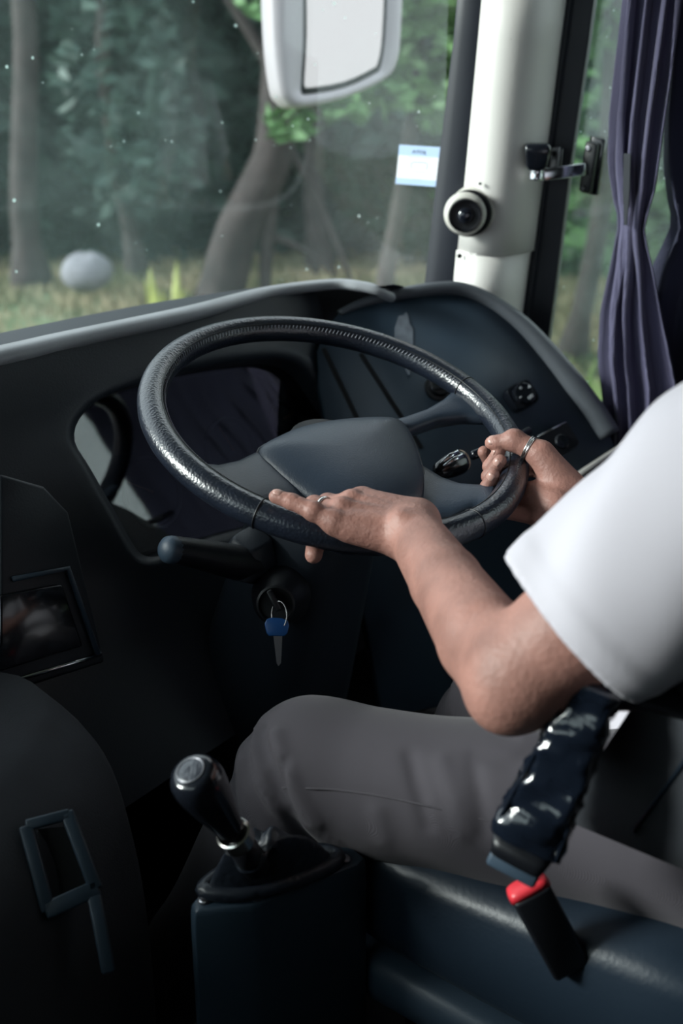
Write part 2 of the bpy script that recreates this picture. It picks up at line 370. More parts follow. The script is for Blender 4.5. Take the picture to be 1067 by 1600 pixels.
# left wing of the dash running across the bus
lw = [[np.array([x, .345, .872]), np.array([x, .24, .62]), np.array([x, .22, .45]), np.array([x, .34, .30]), np.array([x, .40, .0])] for x in np.linspace(-1.62, -.419, 8)]
MB().loft(lw, cap=False, closed=False).build('passenger_side_front', M_DASH, dash)

# centre stack corner with a framed recess at the left
st = thing('radio_panel', fpx(111, 980, .03), 'dark framed radio panel with pale lower edge at the left of the dashboard', 'panel')
SN = unit([-.10, -.94, .30])
def spx(px, py, off=0): return onP(px, py, fpx(130, 960, .03) + SN*off, SN)
sc_ = [spx(*q) for q in ((0, 740), (70, 760), (108, 800), (165, 1035), (60, 1068), (0, 1085))]
MB().slab(sc_, SN, .05).build('panel_body', M_DASH, st, bevel=.004)
MB().tube([spx(20, 905, .004), spx(106, 888, .004), spx(153, 1022, .004)], .0035, 8).build('panel_frame', M_PANEL, st)
MB().tube([spx(158, 1022, .003), spx(111, 1037, .003), spx(0, 1070, .003)], .0028, 8).build('bright_edge', M_CHROME, st)
MB().slab([spx(*q, .006) for q in ((0, 930), (98, 912), (131, 1010), (0, 1050))], SN, .012).build('display', M_GLOSSBLACK, st, bevel=.003)

# ------------------------------------------------------------------ right switch panel
PN = unit([-.47, -.64, .60]); P0 = np.array([.5, .2, .80])
def ppx(px, py, off=0): return onP(px, py, P0 + PN*off, PN)
swp = thing('switch_panel', ppx(700, 600), 'blue-grey sloping switch panel with raised rim beside the side window', 'panel')
arch_px = [(530, 489), (565, 474), (610, 462), (660, 454), (705, 451), (740, 459), (775, 477), (815, 507), (855, 549), (895, 598), (930, 645), (952, 680)]
low_px = [(975, 730), (960, 760), (905, 752), (885, 850), (868, 960), (700, 1100), (600, 1120), (540, 800), (520, 700), (500, 600), (497, 545), (515, 505)]
MB().slab([ppx(*q) for q in arch_px + low_px], PN, .03).build('panel_face', M_PANEL, swp)
ap = smooth_path([ppx(*q) for q in arch_px], 4); rings = []
acen = ppx(650, 620)
for i, p in enumerate(ap):
    t = unit(ap[min(i+1, len(ap)-1)]-ap[max(i-1, 0)]); out = np.cross(t, PN); out = out if out@(p-acen) > 0 else -out
    w = .005+.006*min(1, i/12.)+.009*max(0, min(1, (i-24)/12)); h = .005+.009*min(1, i/16.)
    rings.append([p + out*a*w + PN*b*h for a, b in ((-1, -.3), (-.95, .25), (-.55, .9), (.1, 1.0), (.7, .8), (1, .2), (1, -2))])
MB().loft(rings).build('raised_rim', M_RIMEDGE, swp)
for a, b in (((505, 545), (560, 660)), ((563, 553), (633, 662))):
    A_, B_ = ppx(*a), ppx(*b); B_ = B_ + (B_-A_)*.35
    t = unit(B_-A_); MB().box((A_+B_)/2 + PN*.0005, (np.linalg.norm(B_-A_), .0065, .003), (t, np.cross(PN, t), PN)).build('groove_strip', M_BLACK, swp, smooth=False)
# torn sticker residue
res = [(617, 533), (617, 512), (623, 494), (631, 492), (634, 487), (637, 491), (640, 506), (645, 513), (645, 540), (640, 572), (641, 586), (637, 584), (630, 570)]
MB().slab([ppx(*q, .001) for q in res], PN, .0014).build('sticker_residue', M_RESIDUE, swp, smooth=False)
# round knob half hidden by the rim
kn = MB().lathe(ppx(683, 607), PN, [(.021, 0), (.021, .006), (.017, .008), (.0165, .018), (.014, .020), (.003, .020)], 28).build('rotary_knob', M_BLACK, swp, angle=40)
MB().box(ppx(686, 607, .021), (.026, .005, .004), (unit(np.cross(PN, [0, 0, 1])), unit(np.cross(PN, np.cross(PN, [0, 0, 1]))), PN)).build('knob_grip', M_GLOSSBLACK, kn, bevel=.001)
# light switch block with a scalloped dial
PA = unit(ppx(830, 592)-ppx(790, 612)); PB = np.cross(PN, PA)
def plocal(c, a, b, h): return c + PA*a + PB*b + PN*h
c0 = ppx(811, 622)
ring0 = superellipse(c0, PA*.024, PB*.021, 5, 28)
sb = MB().loft([ring0, [p + PN*.013 for p in ring0], [c0 + (p-c0)*.93 + PN*.017 for p in ring0]]).build('light_switch', M_GLOSSBLACK, swp, angle=40)
dial = []
for k in range(48):
    t = 2*math.pi*k/48; r = .0185*(1-.10*max(0, math.cos(3*t+.4))**4); dial.append((r*math.cos(t), r*math.sin(t)))
MB().loft([[plocal(c0, a, b, .016) for a, b in dial], [plocal(c0, a*.97, b*.97, .022) for a, b in dial], [plocal(c0, a*.86, b*.86, .0235) for a, b in dial]]).build('dial', M_GLOSSBLACK, sb, angle=35)
def mark(pts, r=.0007, parent=sb, c=c0, h=.0239, name='white_mark'):
    return MB().tube([plocal(c, a, b, h) for a, b in pts], r, 5).build(name, M_MARK, parent)
mark([(.012, .0075), (.0142, .0035), (.0095, .0045)])
mark([(-.0125, -.004), (-.009, -.0035)], .001)
mark([(.0005, -.0125), (.0005, -.009), (.0045, -.0085), (.0045, -.012), (.0005, -.0125)])
mark([(.0055, -.0115), (.0055, -.008), (.009, -.0075), (.009, -.011), (.0055, -.0115)])
mark([(-.004, .010), (-.001, .011), (0, .0085), (-.003, .0075), (-.004, .010)], .0005)
# second block (mirror control) behind the right hand
c1 = ppx(868, 692)
ring1 = superellipse(c1, PA*.031, PB*.022, 8, 28)
mb2 = MB().loft([ring1, [p + PN*.010 for p in ring1], [c1 + (p-c1)*.95 + PN*.013 for p in ring1]]).build('mirror_control', M_BLACK, swp, angle=40)
MB().tube([plocal(c1, -.029, .0205, .0125), plocal(c1, .028, .0205, .0125)], .0012, 6).build('bright_edge', M_CHROME, mb2)
MB().lathe(plocal(c1, .002, -.004, .012), PN, [(.012, 0), (.012, .004), (.010, .006), (.002, .005)], 24).build('rocker_pad', M_GLOSSBLACK, mb2, angle=40)
MB().lathe(ppx(886, 672), PN, [(.0045, 0), (.0045, .003), (.002, .004), (.002, .001)], 16).build('screw', M_STEEL, swp)
# pale bar at the panel's foot, and the lock on the lower panel
MB().tube([ppx(895, 748, .004), ppx(925, 728, .006), ppx(990, 686, .006)], .0055, 10).build('pale_trim_bar', M_WHITE, swp)
lk = MB().lathe(ppx(818, 863), unit([-.75, -.6, .3]), [(.011, 0), (.011, .006), (.009, .0075), (.008, .005), (.001, .005)], 20).build('round_lock', M_GLOSSBLACK, swp, angle=40)
MB().box(ppx(818, 863, .007), (.004, .012, .003), (PA, PB, PN)).build('key_slot', M_STEEL, lk)

# ------------------------------------------------------------------ steering wheel
whl = thing('steering_wheel', WC, 'large black leather-covered steering wheel with four spokes', 'steering wheel')
NT, NS = 144, 20
MB().loft([[wtube(360*i/NT, 360*k/NS, RIM_T) for k in range(NS)] for i in range(NT)], loop=True, cap=False).build('rim', M_LEATHER, whl)
# seam along the inner side with small puckered stitches
MB().tube([wtube(t, 128, RIM_T+.0002) for t in range(0, 360, 3)], .0007, 5, loop=True).build('seam', M_BLACK, whl)
sm = MB()
for k in range(170):
    t = -10 + k*1.42
    a = wtube(t, 135, RIM_T+.0004); b = wtube(t+.55, 152, RIM_T+.0004)
    sm.tube([a, (a+b)/2 + unit((a+b)/2-wl(t, RIM_R, 0))*.0004, b], .00065, 4)
tag(sm.build('stitching', M_STITCH, whl), 'pale stitches along the inner side of the rim', kind='stuff')
for t in (347, 262, 196):
    MB().tube([wtube(t, 360*k/24, RIM_T+.0001) for k in range(24)], .0009, 5, loop=True).build('wrap_seam', M_BLACK, whl)
# hub pad
hub_px = [(402, 708), (430, 688), (470, 672), (520, 662), (580, 657), (622, 660), (641, 680), (655, 715), (663, 755), (655, 790), (610, 812), (550, 815), (505, 797), (468, 772), (430, 742)]
HB = -.020
hub = smooth_path([wpx(*q, HB) for q in hub_px], 4, loop=True); hc = sum(hub)/len(hub)
rings = [[p - WN*.045 for p in hub], hub]
for s, h in ((.985, .004), (.95, .008), (.86, .0125), (.7, .017), (.5, .020), (.3, .0215), (.1, .022)):
    rings.append([hc + (p-hc)*s + WN*h for p in hub])
MB().loft(rings).build('hub_pad', M_HUB, whl)
MB().tube([hc + (p-hc)*1.004 + WN*.0005 for p in hub], .0012, 6, loop=True).build('pad_gap', M_BLACK, whl)
def spoke(A, B, ha, hb, thick, name='spoke', m_=M_HUB):
    n = len(A); rings = []
    for i, (a, b) in enumerate(zip(A, B)):
        u = i/(n-1); h = ha*(1-u)+hb*u; a = wpx(*a, h); b = wpx(*b, h); c = (a+b)/2; w = (a-b)/2
        rings.append(superellipse(c - WN*thick*.5, w, WN*thick, 3, 18))
    rr = []
    for i in range(len(rings)-1):
        for k in range(4):
            u = k/4; rr.append([p*(1-u)+q*u for p, q in zip(rings[i], rings[i+1])])
    rr.append(rings[-1])
    return MB().loft(rr).build(name, m_, whl)
spoke([(440, 685), (402, 703), (372, 718), (340, 725), (312, 722)], [(520, 800), (480, 785), (440, 785), (412, 795), (395, 805)], -.026, -.008, .011)
spoke([(600, 660), (632, 652), (664, 641), (692, 624), (712, 606)], [(625, 682), (645, 672), (688, 657), (728, 652), (765, 655)], -.028, -.006, .010)
spoke([(640, 718), (664, 728), (690, 744), (718, 754), (748, 757), (775, 757)], [(620, 810), (654, 796), (680, 808), (712, 806), (742, 795), (765, 800)], -.028, -.006, .011)
# lower left spoke, hidden behind the hand
spoke([(560, 780), (540, 812), (525, 835)], [(470, 760), (455, 790), (440, 812)], -.034, -.012, .010)
# boss behind the pad joining wheel and column
MB().lathe(WC, -WN, [(.05, .03), (.055, .05), (.05, .085), (.04, .10)], 28).build('boss', M_BLACK, whl)

# ------------------------------------------------------------------ steering column
colm = thing('steering_column', WC - WN*.5, 'dark moulded steering column shroud under the wheel', 'steering column')
rings = []
for k, a, b in ((.085, .045, .045), (.10, .062, .058), (.13, .070, .066), (.20, .078, .075), (.30, .088, .082), (.42, .10, .09), (.62, .115, .10), (.80, .12, .10)):
    c = WC - WN*k + WE1*(.02) + WE2*.01
    rings.append(superellipse(c, WE1*a, WE2*b, 3.2, 28))
MB().loft(rings).build('shroud', M_DASH, colm)
# ignition boss
ig = at(431, 944, 1.262); ia = unit([-.80, -.52, .25])
MB().lathe(ig, ia, [(.036, -.05), (.030, -.018), (.0235, -.004), (.0225, .002), (.020, .003), (.0195, -.004), (.001, -.005)], 28).build('ignition_lock', M_BLACK, colm, angle=50)
# left lever: thick grip with a rounded end
lv = smooth_path([at(412, 885, 1.335), at(376, 880, 1.29), at(330, 870, 1.245), at(285, 861, 1.205), at(266, 859, 1.190)], 5)
rad = [.021, .022, .0225, .0225, .022, .0215, .021, .0205, .020, .019, .0185, .018, .017, .0165, .016, .0155, .0155, .0155, .0155, .0155, .0145]
MB().tube(lv, rad[:len(lv)], 18).build('lever_grip', M_BLACK, colm)
le = lv[-1]; la = unit(lv[-1]-lv[-4])
MB().lathe(le, la, [(.0150, -.008), (.0158, -.002), (.0148, .004), (.0115, .008), (.006, .0105), (.001, .011)], 20).build('lever_end_cap', M_PANEL, colm)
MB().loft([superellipse(at(392, 850, 1.30) + WN*.01, WE1*.02, WE2*.018, 4, 16), superellipse(at(385, 880, 1.31), WE1*.034, WE2*.03, 4, 16)]).build('lever_bracket', M_DASH, colm, bevel=.003)
# right stalk with chrome stripes, seen through the spokes
s0, s1, s2, s3 = at(682, 738, 1.345), at(722, 720, 1.375), at(738, 712, 1.388), at(790, 690, 1.43)
sd = unit(s2-s0)
stk = MB().lathe(s0, sd, [(.004, -.002), (.0105, .004), (.0145, .022), (.016, .040), (.0155, .044), (.001, .044)], 24).build('stalk_grip', M_GLOSSBLACK, colm)
for k, ang in enumerate((-35, 5)):
    a, b, t = frame_of(sd); dv = a*math.cos(math.radians(ang+180)) + b*math.sin(math.radians(ang+180))
    cdir = unit(CAM-s0); cdir = unit(cdir - sd*(cdir@sd)); up = np.cross(sd, cdir)
    dv = unit(cdir*math.cos(math.radians(20+28*k)) + (up if up[2] > 0 else -up)*math.sin(math.radians(20+28*k)))
    MB().tube([s0 + sd*.005 + dv*.0108, s0 + sd*.022 + dv*.0148, s0 + sd*.036 + dv*.0160], [.0010, .0036, .0040], 8).build('chrome_stripe', M_CHROME, stk)
MB().lathe(s0 + sd*.0455, sd, [(.0125, -.002), (.0142, .0), (.0142, .003), (.006, .004)], 24).build('beige_ring', M_BEIGE, stk)
MB().tube([s2, s3, s3 + sd*.05], [.006, .0055, .0055], 10).build('stalk_rod', M_GLOSSBLACK, stk)

# ------------------------------------------------------------------ keys
keys = thing('key_bunch', at(432, 965, 1.24), 'bunch of keys with a blue-headed spare hanging from the ignition', 'keys')
kb = ig + ia*.002; KN = unit(CAM-kb)
KA = unit(np.cross([0, 0, 1], KN)); KB = np.cross(KN, KA)
def kl(px, py, off=0): return onP(px, py, kb + ia*.022 + KN*off, KN)
t = unit(kl(434, 957)-kl(418, 926)); w_ = np.cross(KN, t)
MB().box((kl(434, 957)+kl(418, 926))/2 - ia*.010, (.026, .0075, .022), (t, w_, KN)).build('ignition_key', M_BLACK, keys, bevel=.002)
MB().box((kl(428, 943)+kl(432, 950))/2, (.007, .002, .002), (t, w_, KN)).build('key_edge', M_STEEL, keys, bevel=.0005)
rc = kl(436, 961); MB().tube([rc + KA*.0085*math.cos(a) + KB*.0155*math.sin(a) + KN*.004*math.cos(a) for a in np.linspace(0, 2*math.pi, 33)[:-1]], .0007, 6, loop=True).build('split_ring', M_SILVER, keys)
bh = [(413, 974), (417, 967), (424, 965), (441, 966), (450, 970), (452, 978), (449, 990), (444, 994), (420, 994), (416, 989)]
bkey = MB().slab([kl(*q, .003) for q in bh], KN, .005).build('spare_key_head', M_BLUEKEY, keys, bevel=.0012)
MB().slab([kl(*q, .0018) for q in ((427, 993), (441, 993), (440, 1018), (439, 1036), (435, 1041), (432, 1036), (430, 1018))], KN, .0022).build('spare_key_blade', M_STEEL, keys, smooth=False)

# ------------------------------------------------------------------ driver's seat
seat = thing('driver_seat', (0, -.45, 0), "dark fabric driver's seat with blue-black vinyl cushion side", 'seat')
rings = []
for y, zt, hw, zb in ((-.155, .455, .20, .40), (-.165, .478, .235, .385), (-.19, .494, .25, .375), (-.26, .503, .256, .37), (-.36, .515, .26, .37), (-.50, .53, .26, .37), (-.66, .535, .25, .38)):
    rings.append(superellipse((0, y, (zt+zb)/2), np.array([hw, 0, 0]), np.array([0, 0, (zt-zb)/2]), 6, 32))
MB().loft(rings).build('cushion', M_SEATV, seat)
rings = []
for y, hw in ((-.20, .245), (-.24, .262), (-.62, .262)):
    rings.append(superellipse((0, y, .345), np.array([hw, 0, 0]), np.array([0, 0, .032]), 6, 24))
MB().loft(rings).build('cushion_trim', M_PANEL, seat)
MB().box((0, -.43, .16), (.40, .40, .32)).build('pedestal', M_BLACK, seat, bevel=.03)
rings = []
for z in np.linspace(.63, 1.20, 14):
    yf = -.425 - .40*(z-.63); ring = []
    top = max(0, (z-1.05)/.15); hw = .262*(1-.35*top**2)
    for k in range(25):                                    # front, bolster to bolster, hollow in the middle
        u = -1+2*k/24; ring.append((hw*u, yf+.02-.17*(1-abs(u)**3.0) - (.02 if abs(u) > .999 else 0), z))
    for k in range(9):
        u = 1-2*k/8; ring.append((hw*u, yf-.25+.05*abs(u)**4, z))
    rings.append(ring)
MB().loft(rings).build('backrest', M_SEAT, seat)
for sx in (-1, 1):
    MB().tube([(sx*.262, -.425-.40*(z-.63)-.055, z) for z in np.linspace(.645, 1.08, 12)], .0020, 6).build('piping', M_SEATV, seat)
def fn_crinkle(q):
    v = math.sin(q[0]*1.7+2*math.sin(q[2]*.9+q[1]))*math.sin(q[2]*1.3+1.7*math.sin(q[0]*1.1))
    return 1-abs(v)*2
# folded armrest still in its shiny plastic wrapper
T_, B_ = onX(938, 1062, -.285), onX(822, 1312, -.325)
ax = unit(B_-T_); side = unit(np.cross(ax, CAM-T_)); nrm = np.cross(side, ax)
L_ = np.linalg.norm(B_-T_); rings = []; rng = np.random.default_rng(5)
for i in range(41):
    u = i/40; hw = .0165+.0105*u; th = .020+.004*u
    if i in (0, 40): hw *= .8; th *= .7
    c = T_ + ax*L_*u
    ring = superellipse(c, side*hw, nrm*th, 5, 36)
    rings.append([p + unit(p-c)*(.0026*fn_crinkle(p*60) + .0016*fn_crinkle(p*130+3) + rng.normal()*.00008) for k, p in enumerate(ring)])
arm = MB().loft(rings).build('armrest', M_WRAP, seat)
MB().tube([T_ + ax*L_*u + side*.0245*(.62+.38*u) + nrm*(.017+.004*u) for u in np.linspace(.05, .97, 30)], .0016, 6).build('wrapper_seam', M_WRAP, arm)
MB().tube([T_ + ax*L_*u - side*.0255*(.62+.38*u) + nrm*(.015+.004*u) for u in np.linspace(.25, .97, 30)], .0013, 6).build('wrapper_seam', M_WRAP, arm)
MB().loft([superellipse(B_ + ax*.001, side*.024, nrm*.019, 5, 20), superellipse(B_ + ax*.016, side*.021, nrm*.017, 5, 20)]).build('armrest_core', M_BLACK, arm)
MB().box(B_ + ax*.022 - nrm*.004, (.040, .016, .026), (side, ax, nrm)).build('armrest_end_bracket', M_PANEL, arm, bevel=.003)
MB().tube([T_ + ax*.012, T_ + np.array([.02, -.03, -.01]), T_ + np.array([.04, -.07, -.02])], .013, 10).build('armrest_pivot', M_BLACK, seat)
bk = onX(824, 1386, -.285)
ba = unit(onX(824, 1386, -.285)-onX(880, 1490, -.262)); bs = unit(np.cross(ba, CAM-bk)); bn = np.cross(bs, ba)
bkl = MB().box(bk - ba*.048, (.034, .094, .022), (bs, ba, bn)).build('belt_buckle', M_BLACK, seat, bevel=.004)
MB().loft([superellipse(bk - ba*.003, bs*.0185, bn*.0100, 4, 20), superellipse(bk + ba*.0035, bs*.0165, bn*.009, 4, 20), superellipse(bk + ba*.005, bs*.013, bn*.006, 4, 20)]).build('release_button', M_RED, bkl)
MB().tube([bk + ba*.003 + bs*.004 + bn*.004, bk + ba*.016 + bs*.006 + bn*.004], .0012, 6).build('belt_tongue', M_STEEL, bkl)

# ------------------------------------------------------------------ gear lever on its console
gcon = thing('gear_console', (-.33, -.19, 0), 'blue-black moulded gear console box beside the seat', 'console')
ZC = .50
top = [tuple(onZ(*q, ZC)[:2]) for q in ((297, 1412), (304, 1424), (392, 1414), (410, 1410), (562, 1350), (572, 1338), (540, 1312), (440, 1322), (330, 1370))]
CX, CY = sum(x for x, y in top)/len(top), sum(y for x, y in top)/len(top)
rings = []
for s, z in ((1.05, 0), (1.03, .20), (1.01, ZC-.03), (1.0, ZC-.008), (.985, ZC-.002), (.95, ZC)):
    cx, cy = CX, CY
    rings.append([np.array([cx+(x-cx)*s, cy+(y-cy)*s, z]) for x, y in top])
MB().loft(rings).build('console_box', M_CONSOLE, gcon, bevel=.008)
for q in ((316, 1408), (401, 1403), (541, 1343)):
    p = onZ(*q, ZC); p = p + (np.array([CX, CY, ZC])-p)*.03
    screw_at(p + np.array([0, 0, .001]), (0, 0, 1), .0062, gcon)
gear = thing('gear_lever', onZ(430, 1368, ZC), 'black gear lever with chrome collar and leather boot', 'gear lever')
base_px = [(320, 1398), (365, 1402), (410, 1396), (460, 1382), (505, 1363), (528, 1345), (505, 1335), (455, 1337), (405, 1346), (355, 1366), (328, 1384)]
base = smooth_path([onZ(*q, ZC+.004) for q in base_px], 4, loop=True); bc = sum(base)/len(base)
GB = onZ(400, 1354, ZC+.038); GK = onZ(303, 1212, .665)
ga = unit(GK-GB)
MB().tube([p + np.array([0, 0, .004]) for p in base], .0075, 10, loop=True).build('boot_roll', M_BOOT, gear)
rings = []
a_, b_, _ = frame_of(ga); nb = len(base)
for u in np.linspace(0, 1, 14):
    ring = []
    for k, p in enumerate(base):
        ang = math.atan2((p-bc)@b_, (p-bc)@a_)
        q0 = bc + (p-bc)*.97
        q1 = GB + ga*.012 + .0145*(math.cos(ang)*a_ + math.sin(ang)*b_)
        mid = (q0*(1-u)+q1*u) + np.array([0, 0, .030*math.sin(math.pi*u)*(1-.3*u)]) - (q0-GB)*.25*math.sin(math.pi*u)*.5
        ring.append(mid + np.array([0, 0, .004*math.sin(7*ang+5*u)*math.sin(math.pi*u)]))
    rings.append(ring)
MB().loft(rings).build('boot', M_BOOT, gear)
def glob(h): return GB + ga*h
MB().tube([glob(.0), glob(.05)], .0125, 16).build('lever_shaft', M_BLACK, gear)
MB().lathe(glob(.046), ga, [(.0135, -.004), (.0152, -.003), (.0152, .010), (.0135, .011)], 28, cap=False).build('chrome_collar', M_SILVER, gear, angle=50)
Lk = np.linalg.norm(GK-GB)
MB().lathe(glob(.0575), ga, [(r*.82, h*.70) for r, h in ((.0135, 0), (.0150, .012), (.0180, .035), (.0225, .065), (.0258, .090), (.0268, .106), (.0255, .118), (.0215, .1265), (.0165, .1295), (.001, .1285))], 32).build('knob', M_GLOSSBLACK, gear)
kc = glob(.0575+.1285*.70)
MB().lathe(kc, ga, [(.0110, -.001), (.0110, .0012), (.0100, .0016), (.001, .0006)], 28).build('knob_badge', M_LEATHER, gear)
MB().tube([kc + ga*.0014 + .0112*(math.cos(t)*a_ + math.sin(t)*b_) for t in np.linspace(0, 2*math.pi, 33)[:-1]], .0006, 5, loop=True).build('badge_ring', M_STEEL, gear)

# ------------------------------------------------------------------ dark cover at the far left with an open frame
hump = thing('engine_cover', (-.50, .02, 0), 'grey curved cover panel at the lower left of the cab', 'panel')
sil = [(40, 1060), (111, 1118), (150, 1175), (175, 1250), (192, 1330), (204, 1420), (212, 1520), (220, 1640)]
rings = []
for q in smooth_path([at(px, py, 1.16) for px, py in sil], 3):
    rings.append([q + np.array([-.30*(1-math.cos(t)), .14*math.sin(t), 0]) for t in np.linspace(-2.2, 2.2, 30)])
MB().loft(rings).build('curved_panel', M_SEAT, hump)
rk = thing('side_rack', at(120, 1400, 1.0), 'small dark open rack frame in front of the curved cover', 'rack')
RN = unit(CAM-at(120, 1380, 1.0))
def rpx(px, py, o=0): return onP(px, py, at(120, 1380, .97) + RN*o, RN)
for a, b, w in (((104, 1268), (150, 1390), .012), ((154, 1386), (70, 1424), .015), ((146, 1396), (170, 1520), .012), ((40, 1290), (76, 1424), .012), ((40, 1290), (110, 1272), .010)):
    A_, B2 = rpx(*a), rpx(*b); t = unit(B2-A_)
    MB().box((A_+B2)/2, (np.linalg.norm(B2-A_), w, .012), (t, np.cross(RN, t), RN)).build('frame_bar', M_CONSOLE, rk, bevel=.002)
MB().slab([rpx(*q, -.014) for q in ((20, 1300), (112, 1290), (145, 1388), (60, 1425))], RN, .01).build('back_plate', M_BLACK, rk, smooth=False)

# ------------------------------------------------------------------ dome camera on the pillar
cc = at(733, 331, 1.78)
dome = thing('dome_camera', cc, 'round cream dome camera on the white pillar', 'camera')
da = unit(np.array([-.86, -.48, .02])); 
bc2 = at(743, 329, 1.80)
MB().lathe(bc2, da, [(.041, -.035), (.042, .0), (.0425, .008), (.041, .016), (.037, .025), (.032, .031), (.027, .034)], 36).build('dome_shell', M_CAMW, dome)
ed = unit(CAM + np.array([.0, .04, -.28]) - cc); ec = at(727, 333, 1.765)
MB().lathe(ec, ed, [(.012, -.034), (.026, -.022), (.033, -.008), (.0345, .004), (.033, .013), (.029, .0195), (.0262, .0205)], 32).build('eyeball', M_CAMW, dome)
MB().lathe(ec, ed, [(.0265, .020), (.0262, .0275), (.024, .028), (.022, .0245), (.014, .0235), (.0135, .026), (.001, .0265)], 32).build('lens_ring', M_BLACK, dome, angle=40)
MB().lathe(ec + ed*.0115 + unit(np.cross([0, 0, 1], ed))*.006, ed, [(.020, -.02), (.0365, -.014), (.0372, -.008), (.034, -.004)], 32).build('dark_gap', M_BLACK, dome)
MB().lathe(ec + ed*.0235, ed, [(.0125, 0), (.0115, .004), (.008, .0066), (.001, .0078)], 24).build('lens', M_LENS, dome)
for p in ((731, 306), (748, 305), (754, 312)):
    MB().lathe(at(*p, 1.757), da, [(.0016, -.004), (.0016, .001)], 8).build('vent_hole', M_BLACK, dome)

# ------------------------------------------------------------------ window latch
XL = .755
lat = thing('window_latch', onX(925, 255, XL), 'black and chrome window latch with square knob on the side glass', 'latch')
def lpx(px, py, x=XL): return onX(px, py, x)
LN = unit([-1, -.25, 0])
MB().slab([lpx(*q, .772) for q in ((921, 212), (945, 217), (932, 306), (907, 301))], (-1, 0, 0), .010).build('base_plate', M_GLOSSBLACK, lat, bevel=.002)
MB().slab([lpx(*q, .757) for q in ((914, 220), (933, 225), (921, 303), (903, 298))], (-1, 0, 0), .016).build('hinge_block', M_BLACK, lat, bevel=.003)
for q in ((919, 232), (911, 295)): screw_at(lpx(*q, .7565), (-1, 0, 0), .005, lat, M_STEEL if q[1] < 250 else M_BLACK)
A_, B2 = lpx(913, 264, .752), lpx(848, 273, .700)
t = unit(B2-A_); up = unit(np.array([0, 0, 1.0]) - t*t[2]); sd2 = np.cross(t, up)
MB().box((A_+B2)/2, (np.linalg.norm(B2-A_), .011, .019), (t, sd2, up)).build('arm', M_CHROME, lat, bevel=.0015)
kc2 = lpx(838, 262, .690)
MB().lathe(kc2 - np.array([0, 0, .019]), (0, 0, 1), [(.010, 0), (.012, .003), (.0105, .005), (.012, .008), (.0105, .010), (.0115, .013), (.0115, .017)], 20).build('spring_collar', M_CHROME, lat)
ax_, ay_ = unit(ray(838, 262)*[1, 1, 0]), unit(np.cross([0, 0, 1], ray(838, 262)))
rings = [superellipse(kc2 + np.array([0, 0, z]), ax_*w, ay_*w, 7, 24) for z, w in ((-.003, .0125), (.004, .0165), (.022, .0195), (.0245, .0205), (.031, .0205), (.036, .018), (.0375, .012))]
MB().loft(rings).build('knob', M_GLOSSBLACK, lat, angle=50)
MB().slab([lpx(*q, .735) for q in ((862, 231), (874, 230), (871, 262), (858, 262))], (-1, 0, 0), .003).build('keeper_lug', M_STEEL, lat, bevel=.001)
MB().slab([lpx(*q, .748) for q in ((875, 233), (879, 233), (876, 262), (872, 262))], (-1, 0, 0), .003).build('keeper_lug', M_STEEL, lat, bevel=.001)
screw_at(lpx(866, 240, .732), (-1, 0, 0), .0045, lat, M_BLACK)

# ------------------------------------------------------------------ sticker on the windscreen
def gpx(px, py, x=.662): return onX(px, py, x)
stk_ = thing('windscreen_sticker', gpx(653, 258), 'small square white and blue paper sticker on the windscreen', 'sticker')
SQ = [gpx(624, 226), gpx(689, 230), gpx(683, 292), gpx(618, 287)]
def bil(u, v, off=0): return (SQ[0]*(1-u)+SQ[1]*u)*(1-v) + (SQ[3]*(1-u)+SQ[2]*u)*v + np.array([-off, 0, 0])
def quad(u0, v0, u1, v1, off, name, m_): MB().slab([bil(u0, v0, off), bil(u1, v0, off), bil(u1, v1, off), bil(u0, v1, off)], (-1, 0, 0), .0003).build(name, m_, stk_, smooth=False)
quad(0, 0, 1, 1, 0, 'paper', M_PAPER); quad(0, 0, 1, .26, .0005, 'blue_band', M_PAPERBLUE); quad(0, .84, 1, 1, .0005, 'blue_band', M_PAPERBLUE)
fc = bpy.data.curves.new('lettering', 'FONT'); fc.body = 'JOTA'; fc.align_x = 'CENTER'; fc.size = 1.0; fc.offset = .02
tmp = bpy.data.objects.new('lettering', fc); COL.objects.link(tmp)
bpy.context.view_layer.update()
me = bpy.data.meshes.new_from_object(tmp.evaluated_get(bpy.context.evaluated_depsgraph_get())); bpy.data.objects.remove(tmp)
bxs = [v.co.x for v in me.vertices]; x0, x1 = min(bxs), max(bxs); ys = [v.co.y for v in me.vertices]; y0, y1 = min(ys), max(ys)
for v in me.vertices:                                     # printed for readers outside, so it reads reversed from the cab
    u = .67 - (v.co.x-x0)/(x1-x0)*.34; w = .22 - (v.co.y-y0)/(y1-y0)*.11
    v.co = Vector(bil(u, w, .0009))
link('lettering', me, M_INK, stk_, smooth=False)
for u0, u1, v in ((.25, .80, .295), (.36, .68, .385), (.36, .70, .64), (.40, .62, .83)):
    quad(u0, v, u1, v+.018, .0009, 'print_line', M_INKPALE)
for u0, v0, u1, v1 in ((.33, .42, .72, .43), (.33, .56, .72, .57), (.33, .42, .34, .57), (.71, .42, .72, .57)): quad(u0, v0, u1, v1, .0009, 'print_line', M_INKPALE)

